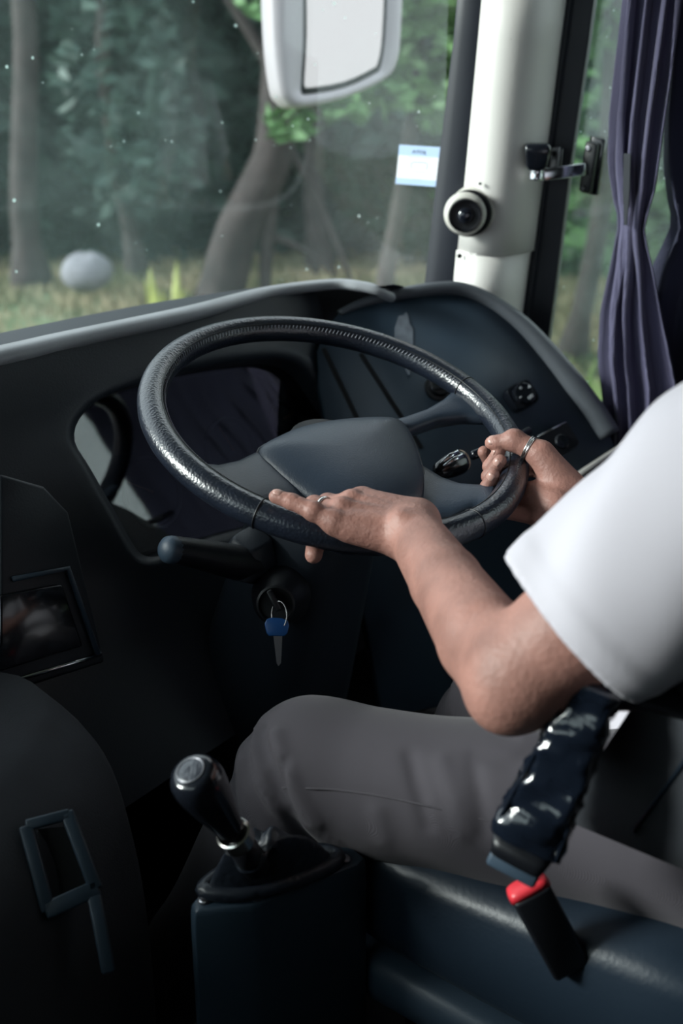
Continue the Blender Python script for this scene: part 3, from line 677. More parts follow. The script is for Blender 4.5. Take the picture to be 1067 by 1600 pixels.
# ------------------------------------------------------------------ curtain
cur = thing('curtain', (.69, -.15, .6), 'purple-navy cloth curtain gathered and tied beside the side window', 'curtain')
def curtain_panel(zs, left, right, npl, amp, x0, phase, m_, name, sub=8):
    rows = []
    for z in zs:
        yl, yr = np.interp(z, *zip(*left)), np.interp(z, *zip(*right)); row = []
        n = npl*sub
        pin = abs(yr-yl)
        for k in range(n+1):
            u = k/n; y = yl+(yr-yl)*u
            a = amp*(.35+.65*min(1, pin/.14))
            ph = 2*math.pi*npl*u*(1+.12*math.sin(3*u+2*z)) + phase + .5*math.sin(5*z+phase)
            row.append(np.array([x0 + a*math.sin(ph) + a*.35*math.sin(2.3*ph+z*4), y + .010*math.cos(ph), z]))
        rows.append(row)
    o = MB().loft(rows, cap=False, closed=False).build(name, m_, cur)
    md = o.modifiers.new('thickness', 'SOLIDIFY'); md.thickness = .0016
    return o
Lf = [(.40, -.03), (.60, -.03), (.66, -.026), (.75, -.006), (.83, -.004), (.90, -.014), (.955, -.032), (.97, -.034), (1.0, -.022), (1.05, -.008), (1.12, -.002), (1.23, -.002), (1.5, .0), (1.7, .0)]
Rt = [(.40, -.17), (.60, -.15), (.72, -.135), (.82, -.10), (.90, -.075), (.955, -.055), (.97, -.055), (1.02, -.066), (1.12, -.072), (1.25, -.080), (1.5, -.10), (1.7, -.12)]
ZS = list(np.linspace(.40, 1.70, 66))
curtain_panel(ZS, [(z, y+.002-.012*(z < .95)) for z, y in Lf], Rt, 4, .016, .690, .4, M_CURTAIN, 'gathered_panel')
curtain_panel(ZS, [(z, y-.05) for z, y in Lf], [(.4, -.62), (1.7, -.62)], 9, .022, .725, 1.4, M_CURTAIN2, 'rear_panel')
ts = [onX(974, 240, .668), onX(985, 240, .668), onX(983, 300, .668), onX(979, 352, .668), onX(975, 352, .668), onX(973, 300, .668)]
MB().slab(ts, (-1, 0, 0), .003).build('tie_strap', M_SEAT, cur, smooth=False)
MB().tube([(.70, .10, 1.70), (.70, -.75, 1.70)], .008, 10).build('curtain_rod', M_STEEL, cur)
for y in (.10, -.75): MB().tube([(.70, y, 1.70), (.77, y, 1.70)], .008, 8).build('rod_bracket', M_STEEL, cur)

# ------------------------------------------------------------------ wing mirror outside the windscreen
mc = at(530, 40, 2.45)
mir = thing('wing_mirror', mc, 'white-framed wing mirror hanging outside the windscreen', 'mirror')
MN = unit([-.42, -.90, .09])
def mpx(px, py, o=0): return onP(px, py, mc + MN*o, MN)
out_px = [(420, -190), (424, -60), (428, 58), (437, 135), (447, 157), (470, 168), (540, 153), (600, 126), (620, 102), (627, 58), (632, -60), (636, -190), (610, -215), (450, -215)]
in_px = [(476, -170), (477, -60), (478, 58), (474, 136), (475, 143), (482, 147), (540, 137), (588, 115), (598, 103), (605, 58), (610, -60), (612, -170), (604, -180), (482, -180)]
oo = [mpx(*q) for q in out_px]; ii = [mpx(*q) for q in in_px]; mcn = sum(oo)/len(oo)
oo = smooth_path(oo, 3, loop=True); ii = smooth_path(ii, 3, loop=True)
MB().loft([[mcn + (p-mcn)*.35 - MN*.16 for p in oo], [mcn + (p-mcn)*.75 - MN*.12 for p in oo], [p - MN*.06 for p in oo], [p - MN*.012 for p in oo], [mcn + (p-mcn)*.985 for p in oo], [q*.4+p*.6 + MN*.003 for p, q in zip(oo, ii)], [q*.8+p*.2 - MN*.002 for p, q in zip(oo, ii)], [q - MN*.012 for q in ii]], cap=True).build('mirror_housing', M_MIRRORH, mir)
MB().loft([[mcn + (p-mcn)*1.01 - MN*.0112 for p in ii], [mcn + (p-mcn)*.93 - MN*.0085 for p in ii]], cap=True).build('mirror_bezel', M_BLACK, mir)
MB().slab([mcn + (p-mcn)*.925 - MN*.0075 for p in ii], MN, .003).build('mirror_glass', M_MIRROR, mir, smooth=False)
tp = mpx(530, -150, -.08)
MB().tube(smooth_path([tp, tp + np.array([-.03, -.03, .25]), np.array([.62, .62, 1.80])], 6), .018, 12).build('support_arm', M_BLACK, mir)

# ================================================================== the driver
# implicit surfaces: tapered limbs blended smoothly, meshed by surface nets so that the body is one continuous skin
def seg_d(p, a, b, ra, rb, sc=None):
    a = np.asarray(a, np.float32); b = np.asarray(b, np.float32)
    if sc is not None:
        sc = np.asarray(sc, np.float32); p = p*sc; a = a*sc; b = b*sc
    ab = b-a; L2 = float(ab@ab) + 1e-12
    t = np.clip(((p-a)@ab)/L2, 0, 1)
    return np.linalg.norm(p - a - t[..., None]*ab, axis=-1) - (ra+(rb-ra)*t)
def smin(a, b, k):
    h = np.clip(.5+.5*(b-a)/k, 0, 1); return b+(a-b)*h - k*h*(1-h)
def chain(p, pts, rads, k):
    d = None
    for i in range(len(pts)-1):
        e = seg_d(p, pts[i], pts[i+1], rads[i], rads[i+1]); d = e if d is None else smin(d, e, k)
    return d
def fnoise(p, s, seed=0):
    q = p*s + seed*7.13
    return (np.sin(q[..., 0]*1.7+np.sin(q[..., 1]*1.3+seed)*1.5) + np.sin(q[..., 1]*1.9+np.sin(q[..., 2]*1.1)*1.7+1.3) + np.sin(q[..., 2]*1.6+np.sin(q[..., 0]*1.2)*1.4+2.1))/3
def sdf_mesh(fn, lo, hi, h, B=8, slack=1.25):
    lo = np.asarray(lo, float); hi = np.asarray(hi, float)
    nb = np.ceil((hi-lo)/(B*h)).astype(int)
    I = np.stack(np.meshgrid(*[np.arange(n) for n in nb], indexing='ij'), -1).reshape(-1, 3)
    ctr = (lo + (I+.5)*B*h).astype(np.float32)
    dc = np.concatenate([fn(c) for c in np.array_split(ctr, max(1, len(ctr)//60000))])
    I = I[np.abs(dc) < B*h*.87*slack+.002]
    g = np.stack(np.meshgrid(*[np.arange(B+1)]*3, indexing='ij'), -1)
    dims = nb*B+2; key = lambda c: (c[..., 0]*dims[1]+c[..., 1])*dims[2]+c[..., 2]
    ckeys, cpos, quads = [], [], []
    for Ib in np.array_split(I, max(1, len(I)//160)):
        G = Ib[:, None, None, None, :]*B + g
        P = (lo + G*h).astype(np.float32); D = fn(P.reshape(-1, 3)).reshape(P.shape[:-1])
        S = D < 0
        corners = [(i, j, k) for i in (0, 1) for j in (0, 1) for k in (0, 1)]
        cs = [S[:, i:B+i, j:B+j, k:B+k] for i, j, k in corners]
        n_in = sum(c.astype(np.int8) for c in cs); act = (n_in > 0) & (n_in < 8)
        w = np.where(act)
        if len(w[0]):
            val = np.stack([D[:, i:B+i, j:B+j, k:B+k][w] for i, j, k in corners], -1)
            cp = np.array(corners, float); acc = np.zeros((len(w[0]), 3)); cnt = np.zeros(len(w[0]))
            for x in range(8):
                for y in range(x+1, 8):
                    if np.abs(cp[x]-cp[y]).sum() == 1:
                        va, vb = val[:, x], val[:, y]; m_ = (va < 0) != (vb < 0)
                        tt = np.where(m_, va/np.where(m_, va-vb, 1), 0)
                        acc += np.where(m_[:, None], cp[x]+(cp[y]-cp[x])*tt[:, None], 0); cnt += m_
            base_ = G[w[0], w[1], w[2], w[3]]
            ckeys.append(key(base_)); cpos.append(lo + (base_+acc/cnt[:, None])*h)
        for ax_i in range(3):
            o1, o2 = [(1, 2), (2, 0), (0, 1)][ax_i]
            s0_ = S[:, :B, :B, :B]; sl = [slice(0, B)]*3; sl[ax_i] = slice(1, B+1); s1_ = S[(slice(None), *sl)]
            w = np.where(s0_ != s1_)
            if not len(w[0]): continue
            c = G[w[0], w[1], w[2], w[3]]; u = np.zeros(3, int); v = np.zeros(3, int); u[o1] = 1; v[o2] = 1
            q = np.stack([key(c-u-v), key(c-v), key(c), key(c-u)], -1); fl = s0_[w]
            q[~fl] = q[~fl][:, ::-1]; quads.append(q)
    K = np.concatenate(ckeys); V = np.concatenate(cpos); K, ui = np.unique(K, return_index=True); V = V[ui]
    Q = np.concatenate(quads); J = np.searchsorted(K, Q); J = np.minimum(J, len(K)-1); ok = (K[J] == Q).all(-1); J = J[ok]
    return V, J
def mesh_np(name, V, F, mt, parent):
    me = bpy.data.meshes.new(name)
    me.vertices.add(len(V)); me.vertices.foreach_set('co', np.ascontiguousarray(V, np.float32).ravel())
    me.loops.add(len(F)*4); me.loops.foreach_set('vertex_index', F.astype(np.int32).ravel())
    me.polygons.add(len(F)); me.polygons.foreach_set('loop_start', np.arange(0, len(F)*4, 4, dtype=np.int32))
    me.update(calc_edges=True); me.validate()
    me.polygons.foreach_set('use_smooth', [True]*len(me.polygons))
    o = bpy.data.objects.new(name, me); COL.objects.link(o); me.materials.append(mt)
    o.parent = parent; o.matrix_parent_inverse = Matrix.Translation(-Vector(parent.location))
    return o
V3 = lambda *a: np.array(a, float)
LS, RS = V3(-.195, -.545, .955), V3(.195, -.575, .975)
LE = at(798, 1064, .815); LWR = at(645, 830, 1.050)
RE = V3(.315, -.44, .73); RWR = wl(292, .300, -.016)
# --- left hand lying over the rim
M2, M3, M4, M5 = at(566, 784, 1.090), at(548, 788, 1.076), at(533, 799, 1.060), at(523, 818, 1.044)
L_pinky = [M5, at(490, 799, 1.046), at(456, 784, 1.052), at(431, 776, 1.056)]
L_ring = [M4, wl(210, .190, .016), wl(208, .178, -.006), wl(208, .186, -.022)]
L_mid = [M3, wl(214, .176, .012), wl(213, .172, -.012), wl(214, .184, -.030)]
L_idx = [M2, wl(221, .168, .010), wl(220, .166, -.014), wl(221, .180, -.032)]
L_thumb = [at(622, 822, 1.10), wl(224, .168, -.004), wl(213, .176, -.016), at(490, 867, 1.094)]
W2 = LWR + (M2-M5)*.30 ; W5 = LWR - (M2-M5)*.22
def left_hand(p):
    d = seg_d(p, W5, LWR, .020, .022); d = smin(d, seg_d(p, LWR, W2, .022, .020), .01)
    for a, b, ra, rb in ((W2*.7+W5*.3, M2, .018, .0120), (W2*.5+W5*.5, M3, .018, .0122), (W2*.3+W5*.7, M4, .018, .0115), (W5, M5, .018, .0110)):
        d = smin(d, seg_d(p, a, b, ra, rb), .009)
    d = smin(d, seg_d(p, M2*.7+M3*.3, at(652, 808, 1.075), .0125, .019), .012)
    d = smin(d, seg_d(p, at(612, 838, 1.045), at(548, 826, 1.047), .016, .0125), .012)        # heel of the hand
    d = smin(d, seg_d(p, at(626, 810, 1.026), at(632, 820, 1.028), .0075, .0075), .012)       # wrist bone
    up = unit(np.cross(M2-M5, M3-LWR)); up = up if up[2] > 0 else -up
    for m_, w in ((M2, W2*.75+W5*.25), (M3, W2*.55+W5*.45), (M4, W2*.35+W5*.65)):               # tendons and knuckles
        d = smin(d, seg_d(p, m_ + up*.0105, w*.55+m_*.45 + up*.0125, .0024, .0012), .006)
        d = smin(d, seg_d(p, m_ + up*.004, m_ + up*.0045, .0100, .0100), .005)
    d = smin(d, seg_d(p, M5 + up*.003, M5 + up*.0035, .0095, .0095), .005)
    f = None
    for pts, rr in ((L_pinky, (.0100, .0088, .0080, .0070)), (L_ring, (.0105, .0095, .0085, .0075)), (L_mid, (.0108, .0098, .0088, .0078)), (L_idx, (.0105, .0096, .0086, .0076))):
        e = chain(p, pts, rr, .003)
        e = smin(e, seg_d(p, pts[1], pts[1], rr[1]*1.08, rr[1]*1.08), .004)
        f = e if f is None else smin(f, e, .0022)
    t = chain(p, L_thumb, (.018, .013, .0110, .0088), .006)
    return smin(smin(d, f, .007), t, .010)
# --- right hand wrapped round the rim, thumb over the top
R_f = []
for th, dm, rr, f1, p1, f2, p2 in ((311.5, 0, .0084, -128, .031, -158, .033), (301.5, .003, .0086, -160, .0285, -207, .0255), (294.5, .002, .0084, -162, .0285, -214, .0255), (287.6, -.002, .0077, -160, .0270, -200, .0250)):
    R_f.append(([wtube(th-2, -22, .046+dm), wtube(th-.6, -96, .031), wtube(th, f1, p1), wtube(th+.4, f2, p2)], (rr*1.2, rr*1.04, rr*.98, rr*.88)))
R_thumb = [at(880, 768, 1.222), at(845, 710, 1.232), at(803, 688, 1.240), at(776, 692, 1.247)]
def right_hand(p):
    d = seg_d(p, RWR + WN*.010, RWR - WN*.012, .023, .023)
    for (pts, rr), o in zip(R_f, (.012, .005, -.004, -.012)):
        d = smin(d, seg_d(p, RWR + WE1*o*.3 + WN*o*.3, pts[0], .021, rr[0]*1.25), .010)
    d = smin(d, seg_d(p, RWR + WN*.012, R_thumb[1], .022, .0145), .012)                       # thenar
    d = smin(d, seg_d(p, at(862, 785, 1.215), at(835, 770, 1.228), .018, .014), .012)
    d = smin(d, seg_d(p, at(870, 795, 1.205), at(820, 790, 1.235), .017, .012), .014)         # heel of the palm
    f = None
    for pts, rr in R_f:
        e = chain(p, pts, rr, .003); f = e if f is None else smin(f, e, .0009)
    t = chain(p, R_thumb, (.017, .0135, .0118, .0085), .004)
    t = smin(t, seg_d(p, R_thumb[2], R_thumb[2], .0126, .0126), .004)
    t = smin(t, seg_d(p, R_thumb[3], at(768, 692, 1.249), .0088, .0078), .003)
    return np.minimum(smin(d, f, .003), smin(d, t, .008))
HC = V3(0, -.515, 1.285)
def arm(p, S, E_, W_, bul):
    ax_ = unit(E_-S); fa = W_-E_
    d = chain(p, [S, S*.5+E_*.5, E_ - ax_*.02], (.055, .0475, .041), .004)
    d = smin(d, chain(p, [E_, E_+fa*.22 + bul, E_+fa*.6 + bul*.4, W_], (.0350, .0370, .0315, .0265), .005), .022)
    tip = unit(unit(E_-S) + unit(E_-W_))
    return smin(d, seg_d(p, E_ + tip*.010, E_ + tip*.015, .024, .022), .018)
def head(p):
    d = seg_d(p, V3(0, -.585, 1.02), V3(0, -.545, 1.20), .062, .056)
    d = smin(d, seg_d(p, HC + V3(0, -.02, .035), HC + V3(0, .005, .03), .082, .078), .02)
    d = smin(d, seg_d(p, HC + V3(0, .03, -.01), HC + V3(0, .045, -.075), .062, .040), .03)     # face and jaw
    d = smin(d, seg_d(p, HC + V3(0, .085, .012), HC + V3(0, .108, -.028), .008, .012), .012)   # nose
    d = smin(d, seg_d(p, HC + V3(-.018, .088, -.058), HC + V3(.018, .088, -.058), .007, .007), .008)  # lips
    d = smin(d, seg_d(p, HC + V3(-.035, .072, .030), HC + V3(.035, .072, .030), .012, .012), .015)    # brow
    for sx in (-1, 1):
        d = smin(d, seg_d(p, HC + V3(sx*.080, -.012, .018), HC + V3(sx*.078, -.006, -.022), .014, .009), .008)
        d = np.maximum(d, -seg_d(p, HC + V3(sx*.033, .094, .010), HC + V3(sx*.034, .094, .010), .012, .012)) if False else d
    return d
def body_fn(p):
    d = np.full(p.shape[:-1], .5, np.float32)
    parts = ((LS, .36, lambda q: arm(q, LS, LE, LWR, V3(0, 0, .0))), (RS, .36, lambda q: arm(q, RS, RE, RWR, V3(0, 0, 0))),
             (LWR, .26, left_hand), (RWR, .26, right_hand), (HC, .36, head),
             (LS, .30, lambda q: seg_d(q, LS, V3(0, -.59, 1.0), .05, .07)), (RS, .30, lambda q: seg_d(q, RS, V3(0, -.59, 1.0), .05, .07)))
    cent = {id(LS): (LS+LE+LWR)/3, id(RS): (RS+RE+RWR)/3}
    for i, (c, r, f) in enumerate(parts):
        c = np.asarray(c) if i > 1 else (LE if i == 0 else RE)
        m_ = ((p-np.asarray(c, np.float32))**2).sum(-1) < r*r
        if m_.any(): d[m_] = smin(d[m_], f(p[m_]), .010)
    return d
person = thing('person', (0, -.5, .0), 'driver in white short-sleeved shirt and grey trousers, both hands on the wheel', 'person')
allp = np.array([LS, RS, LE, RE, LWR, RWR, HC, wl(200, .2, 0), wl(300, .2, 0)])
V, F = sdf_mesh(body_fn, allp.min(0)-.14, allp.max(0)+.16, .0019)
body = mesh_np('body', V, F, M_SKIN, person)
# nails
def nail(tip, prev, nrm, r, w, L=.011):
    t = unit(tip-prev); n_ = unit(nrm - t*(nrm@t)); s_ = np.cross(t, n_); c = tip + n_*(r*.80) - t*L*.18
    rings = []
    for u in np.linspace(-1, 1, 7):
        ww = w*math.sqrt(max(.06, 1-abs(u)**4*.9)); rings.append([c + t*u*L*.5 + s_*ww*v + n_*(.0018*(1-v*v) - .0010*u*u*1.2) for v in np.linspace(-1, 1, 7)])
    o = MB().loft(rings, cap=False, closed=False).build('fingernail', M_NAIL, body)
    md = o.modifiers.new('thickness', 'SOLIDIFY'); md.thickness = .0008; md.offset = 0
nail(L_pinky[3], L_pinky[2], WN, .0072, .0048)
nail(at(769, 692, 1.249), R_thumb[2], unit(CAM-R_thumb[3])*.8 + WN*.9, .0082, .0058, .013)
for (pts, rr) in R_f[:4]:
    c = wl(303, RIM_R, 0); nail(pts[3], pts[2], pts[3]-wl(303, RIM_R, 0) - (pts[3]-pts[2])*.2, rr[3], .0046, .010)
# rings
def finger_ring(a, b, u, r, w):
    c = a*(1-u)+b*u; t = unit(b-a); x, y, _ = frame_of(t)
    rings = []
    for k in range(32):
        an = 2*math.pi*k/32; dv = math.cos(an)*x + math.sin(an)*y
        rings.append([c + dv*(r+.0009*math.cos(q)) + t*w*math.sin(q) for q in np.linspace(0, 2*math.pi, 9)[:-1]])
    return MB().loft(rings, loop=True, cap=False)
finger_ring(L_ring[0], L_ring[1], .62, .0108, .0024).build('finger_ring', M_SILVER, person)['label'] = 'silver ring on the left ring finger'
r1 = finger_ring(R_thumb[1], R_thumb[2], .42, .0138, .0012).build('thumb_ring', M_SILVER, person); r1['label'] = 'silver double ring on the right thumb'
finger_ring(R_thumb[1], R_thumb[2], .50, .0136, .0012).build('thumb_ring', M_SILVER, person)
# hair cap
hv, hf = sdf_mesh(lambda p: np.maximum(np.minimum(smin(seg_d(p, HC + V3(0, -.025, .045), HC + V3(0, .0, .042), .084, .080), seg_d(p, HC + V3(0, -.05, .0), HC + V3(0, -.055, -.03), .062, .05), .03), 9) + .0015*fnoise(p, 160), (p[..., 1]-HC[1]-.055) - (p[..., 2]-HC[2]-.05)*.8), HC-.14, HC+.15, .004)
mesh_np('hair', hv, hf, M_HAIR, person)
M_EYE = mat('eye', (.75, .73, .70), .2)
for sx in (-1, 1):
    c = HC + V3(sx*.034, .076, .010); MB().lathe(c, (0, 1, 0), [(.004, -.008), (.0105, -.004), (.0115, .002), (.009, .008), (.001, .0115)], 14).build('eye', M_EYE, person)
    MB().lathe(c + V3(0, .0095, 0), (0, 1, 0), [(.0052, 0), (.004, .0022), (.001, .003)], 12).build('iris', M_HAIR, person)
# --- shirt
uax = unit(LE-LS); LU = np.linalg.norm(LE-LS)
CUFF = .76
def sleeve(p, S, E_, k):
    ax_ = unit(E_-S); L = np.linalg.norm(E_-S)
    cuff = S + (E_-S)*CUFF
    o = seg_d(p, S - ax_*.02, cuff + ax_*.05, .082, .060)
    h = (p-S)@ax_
    wr = .0030*np.sin(46*h + 7*fnoise(p, 9, 1)) + .0040*fnoise(p, 26, 2) + .0085*fnoise(p, 13, 3)
    hem = -.0018*np.clip((h - L*CUFF + .027)/.009, 0, 1)
    o = o + wr + hem
    return np.maximum(o, h - L*CUFF)
def shirt_fn(p):
    a = seg_d(p, V3(0, -.505, .60), V3(0, -.57, .80), .165, .172, (1, 1.25, 1))
    a = smin(a, seg_d(p, V3(0, -.57, .80), V3(0, -.585, .93), .172, .155, (1, 1.35, 1)), .05)
    a = smin(a, seg_d(p, LS + V3(.05, -.01, -.01), RS + V3(-.05, -.005, -.01), .070, .070), .06)
    a = smin(a, seg_d(p, V3(0, -.595, 1.0), V3(0, -.585, 1.06), .085, .070), .03)
    a = a + .004*fnoise(p, 18, 4) + .003*fnoise(p, 38, 5)
    d = smin(a, sleeve(p, LS, LE, 0), .035); d = smin(d, sleeve(p, RS, RE, 0), .035)
    for S, E_ in ((LS, LE), (RS, RE)):                                   # hollow cuffs
        ax_ = unit(E_-S); L = np.linalg.norm(E_-S); c = S + (E_-S)*CUFF
        d = np.maximum(d, -seg_d(p, c - ax_*.028, c + ax_*.06, .0475, .0590))
    d = np.maximum(d, .585 - p[..., 2]); return np.maximum(d, p[..., 2] - 1.085 - .35*(np.abs(p[..., 1]+.585)))
V, F = sdf_mesh(shirt_fn, (-.42, -.82, .55), (.42, -.33, 1.14), .0036)
mesh_np('shirt', V, F, M_SHIRT, person)
# --- trousers
LH, RH = V3(-.105, -.555, .560), V3(.105, -.555, .575)
LK = onZ(482, 1203, .528); LA = onZ(330, 1500, .13) if False else V3(-.255, .09, .10)
RK = onX(790, 1120, .06); RA = V3(.10, .02, .10)
def trouser_leg(p, H_, K_, A2):
    d = seg_d(p, H_, K_, .092, .066)
    d = smin(d, seg_d(p, K_, A2, .067, .052), .03)
    return d
def trouser_fn(p):
    d = smin(trouser_leg(p, LH, LK, LA), trouser_leg(p, RH, RK, RA), .02)
    d = smin(d, seg_d(p, V3(-.06, -.55, .585), V3(.06, -.55, .585), .125, .125), .05)
    for K_, A2, H_ in ((LK, LA, LH), (RK, RA, RH)):
        r = np.sqrt(((p-K_.astype(np.float32))**2).sum(-1)); w = np.exp(-(r/.10)**2)
        sh = unit(A2-K_); hh = (p-K_)@sh; th = (p-K_)@unit(H_-K_)
        d = d + w*.0045*np.sin(55*hh - 30*th + 4*fnoise(p, 20, 2)) * (hh > -.01)
    d = d + .0028*fnoise(p, 22, 6) + .0030*fnoise(p*np.array([1.6, .8, 1], np.float32), 14, 7)
    return d
def march(fn, px, py, s0=.7):
    D = ray(px, py); s = s0
    for _ in range(50):
        v = float(fn((CAM + D*s)[None].astype(np.float32))[0])
        if v < 2e-4 or s > 2: break
        s += .85*v
    return CAM + D*s
trouser_base = trouser_fn
FOLDS = []
for pts, amp, sg in (([(404, 1142), (420, 1195), (446, 1262), (486, 1322)], -.011, .0085), ([(430, 1150), (452, 1215), (492, 1285)], .006, .008), ([(378, 1190), (392, 1240), (420, 1300)], .006, .009),
                     ([(446, 1190), (442, 1235)], -.006, .005), ([(640, 1180), (655, 1240), (668, 1290)], -.0035, .007), ([(690, 1190), (712, 1250), (722, 1300)], .0035, .009),
                     ([(740, 1200), (752, 1255), (756, 1300)], -.0035, .007), ([(860, 1170), (800, 1190), (740, 1180)], -.003, .008), ([(590, 1270), (600, 1310)], .003, .010), ([(870, 1150), (820, 1150)], .004, .008)):
    P_ = [march(trouser_base, *q) for q in pts]
    FOLDS += [(P_[i], P_[i+1], amp, sg) for i in range(len(P_)-1)]
def trouser_fn(p):
    d = trouser_base(p)
    near = np.abs(d) < .05
    if near.any():
        q = p[near]; add = np.zeros(len(q), np.float32); 
        acc = {}
        for a, b, amp, sg in FOLDS:
            e = np.exp(-(np.maximum(seg_d(q, a, b, 0, 0), 0)/sg)**2)
            acc[(amp, sg)] = np.maximum(acc.get((amp, sg), 0), e)
        for (amp, sg), e in acc.items(): add -= amp*e
        d[near] += add
    return d
V, F = sdf_mesh(trouser_fn, (-.46, -.80, .06), (.34, .16, .76), .0038)
tr = mesh_np('trousers', V, F, M_TROUSER, person)
# side seam of the near leg: run along the surface facing outwards
def surf_push(p, dirv, fn):
    p = np.array(p, float)
    for _ in range(14): p = p - dirv*float(fn(p[None].astype(np.float32))[0])*.8
    return p
sp = []
for px, py in ((441, 1231), (480, 1232), (530, 1235), (600, 1245), (680, 1262), (755, 1281), (790, 1291)):
    D = ray(px, py); s = .8
    for _ in range(60): s += .8*float(trouser_fn((CAM + D*s)[None].astype(np.float32))[0])
    sp.append(CAM + D*(s-.0002))
MB().tube(smooth_path(sp, 5), .0011, 5).build('side_seam', M_TROUSER, tr)
for A2 in (LA, RA):
    rings = [superellipse(A2 + V3(0, y, z-.06), V3(hw, 0, 0), V3(0, 0, hz), 3, 20) for y, z, hw, hz in ((-.075, .012, .028, .025), (-.06, .012, .036, .035), (-.01, .015, .038, .045), (.06, .0, .044, .034), (.13, -.008, .046, .026), (.18, -.012, .038, .02), (.20, -.014, .02, .014))]
    MB().loft(rings).build('shoe', M_SHOE, person)
print('SDF done')

# ================================================================== outside: verge, trees and bushes
GZ = -1.0
def ground_mat():
    M = bpy.data.materials.new('verge_grass'); M.use_nodes = True; nt = M.node_tree; N = nt.nodes; L = nt.links; b = N['Principled BSDF']; b.inputs['Roughness'].default_value = .95
    tc = N.new('ShaderNodeTexCoord'); n1 = N.new('ShaderNodeTexNoise'); n1.inputs['Scale'].default_value = .75; n1.inputs['Detail'].default_value = 8; L.new(tc.outputs['Object'], n1.inputs['Vector'])
    cr = N.new('ShaderNodeValToRGB'); e = cr.color_ramp.elements; e[0].position = .36; e[0].color = (.055, .125, .050, 1); e[1].position = .64; e[1].color = (.30, .225, .17, 1)
    k = e.new(.5); k.color = (.15, .19, .10, 1); L.new(n1.outputs['Fac'], cr.inputs['Fac']); L.new(cr.outputs['Color'], b.inputs['Base Color']); return M
M_GROUND = ground_mat()
M_BARK = mat('bark', (.040, .032, .032), .9, bump=(14, 1.0), var=(5, .4))
M_BARKPALE = mat('pale_bark', (.070, .075, .072), .9, bump=(14, 1.0), var=(5, .35))
M_LEAF = mat('leaf_mid', (.095, .20, .075), .6, var=(3, .45)); M_LEAFD = mat('leaf_dark', (.012, .036, .026), .65, var=(3, .5)); M_LEAFT = mat('leaf_grey_green', (.050, .095, .080), .6, var=(2, .4)); M_LEAFL = mat('leaf_light', (.16, .24, .060), .55, var=(4, .35)); M_LEAFY = mat('leaf_yellow', (.33, .36, .10), .55, var=(5, .25))  # the grey-green leaf colour paints haze reflected in the windscreen
n = 40; gv = []; gf = []
gx = np.linspace(-25, 60, n+1); gy = np.linspace(-40, 50, n+1)
for i in range(n+1):
    for j in range(n+1): gv.append((gx[i], gy[j], GZ + .12*math.sin(gx[i]*.31+1)*math.sin(gy[j]*.27) - .06))
for i in range(n):
    for j in range(n): gf.append((i*(n+1)+j, (i+1)*(n+1)+j, (i+1)*(n+1)+j+1, i*(n+1)+j+1))
struct(MB().add(gv, gf).build('ground', M_GROUND))
def leaf_mesh(name, mt, parent, blobs, size, seed, flat=.5, drop=.2, kind='stuff'):
    """blobs: (centre, radii, count); pointed leaves scattered through each"""
    rg = np.random.default_rng(seed); V = []; F = []
    for c, r, cnt in blobs:
        dv = rg.normal(size=(cnt, 3)); dv /= np.linalg.norm(dv, axis=1)[:, None]; rad = rg.uniform(.35, 1, cnt)**.5
        P = np.asarray(c) + dv*np.asarray(r)*rad[:, None]
        A = rg.normal(size=(cnt, 3)); A[:, 2] = A[:, 2]*flat - drop; A /= np.linalg.norm(A, axis=1)[:, None]
        Bv = np.cross(A, rg.normal(size=(cnt, 3))); Bv /= np.linalg.norm(Bv, axis=1)[:, None]; Nn = np.cross(A, Bv)
        S = size*rg.uniform(.6, 1.3, cnt)[:, None]
        o = len(V)*4 if False else sum(len(v) for v in V)
        V.append(np.stack([P - A*S*.5, P + Bv*S*.22 + Nn*S*.06, P + A*S*.5 - Nn*S*.05, P - Bv*S*.22 + Nn*S*.06], 1).reshape(-1, 3))
        F.append(np.arange(cnt*4).reshape(-1, 4) + o)
    o = mesh_np(name, np.concatenate(V), np.concatenate(F), mt, parent); o['kind'] = kind; return o
def g_at(px, dist):
    """ground point at a horizontal distance, along a bearing"""
    D = ray(px, 430); D = unit([D[0], D[1], 0]); return np.array([CAM[0]+D[0]*dist, CAM[1]+D[1]*dist, GZ])
def trunk_pts(base, pts): return [base + np.array(p) for p in pts]
def lat(px, dist, off, z): b = g_at(px, dist); return b + A_R*off + np.array([0, 0, z])
def tree(px, dist, r, lean, h, label, mt, seed, leafm=None, blobs=(), lsize=.2, limbs=(), path=None):
    b = g_at(px, dist); t = thing('tree', b, label, 'tree', 'trees on the verge')
    pts = smooth_path([b + A_R*lean*(z/h)**1.3 + A_R*.10*math.sin(z*1.3+seed) + np.array([0, 0, z-.1]) for z in np.linspace(0, h, 8)], 3)
    if path: pts = smooth_path([b + A_R*o + np.array([0, 0, z]) for o, z in path], 4)
    MB().tube(pts, [r*(1.45 if i < 2 else 1)*(1-.5*i/len(pts)) for i in range(len(pts))], 12).build('trunk', mt, t)
    for o0, z0, o1, z1, rr in limbs:
        k = min(range(len(pts)), key=lambda i: abs(pts[i][2]-b[2]-z0)); p0 = pts[k]
        MB().tube(smooth_path([p0, p0*.5 + (b+A_R*o1+np.array([0, 0, z1]))*.5 + np.array([0, 0, .12]), b + A_R*o1 + np.array([0, 0, z1])], 4), [rr*(1-.08*i) for i in range(9)], 8).build('branch', mt, t)
    if leafm: leaf_mesh('foliage', leafm, t, [(b + A_R*o + A_F*f + np.array([0, 0, z]), rad, c) for o, f, z, rad, c in blobs], lsize, seed)
    return t
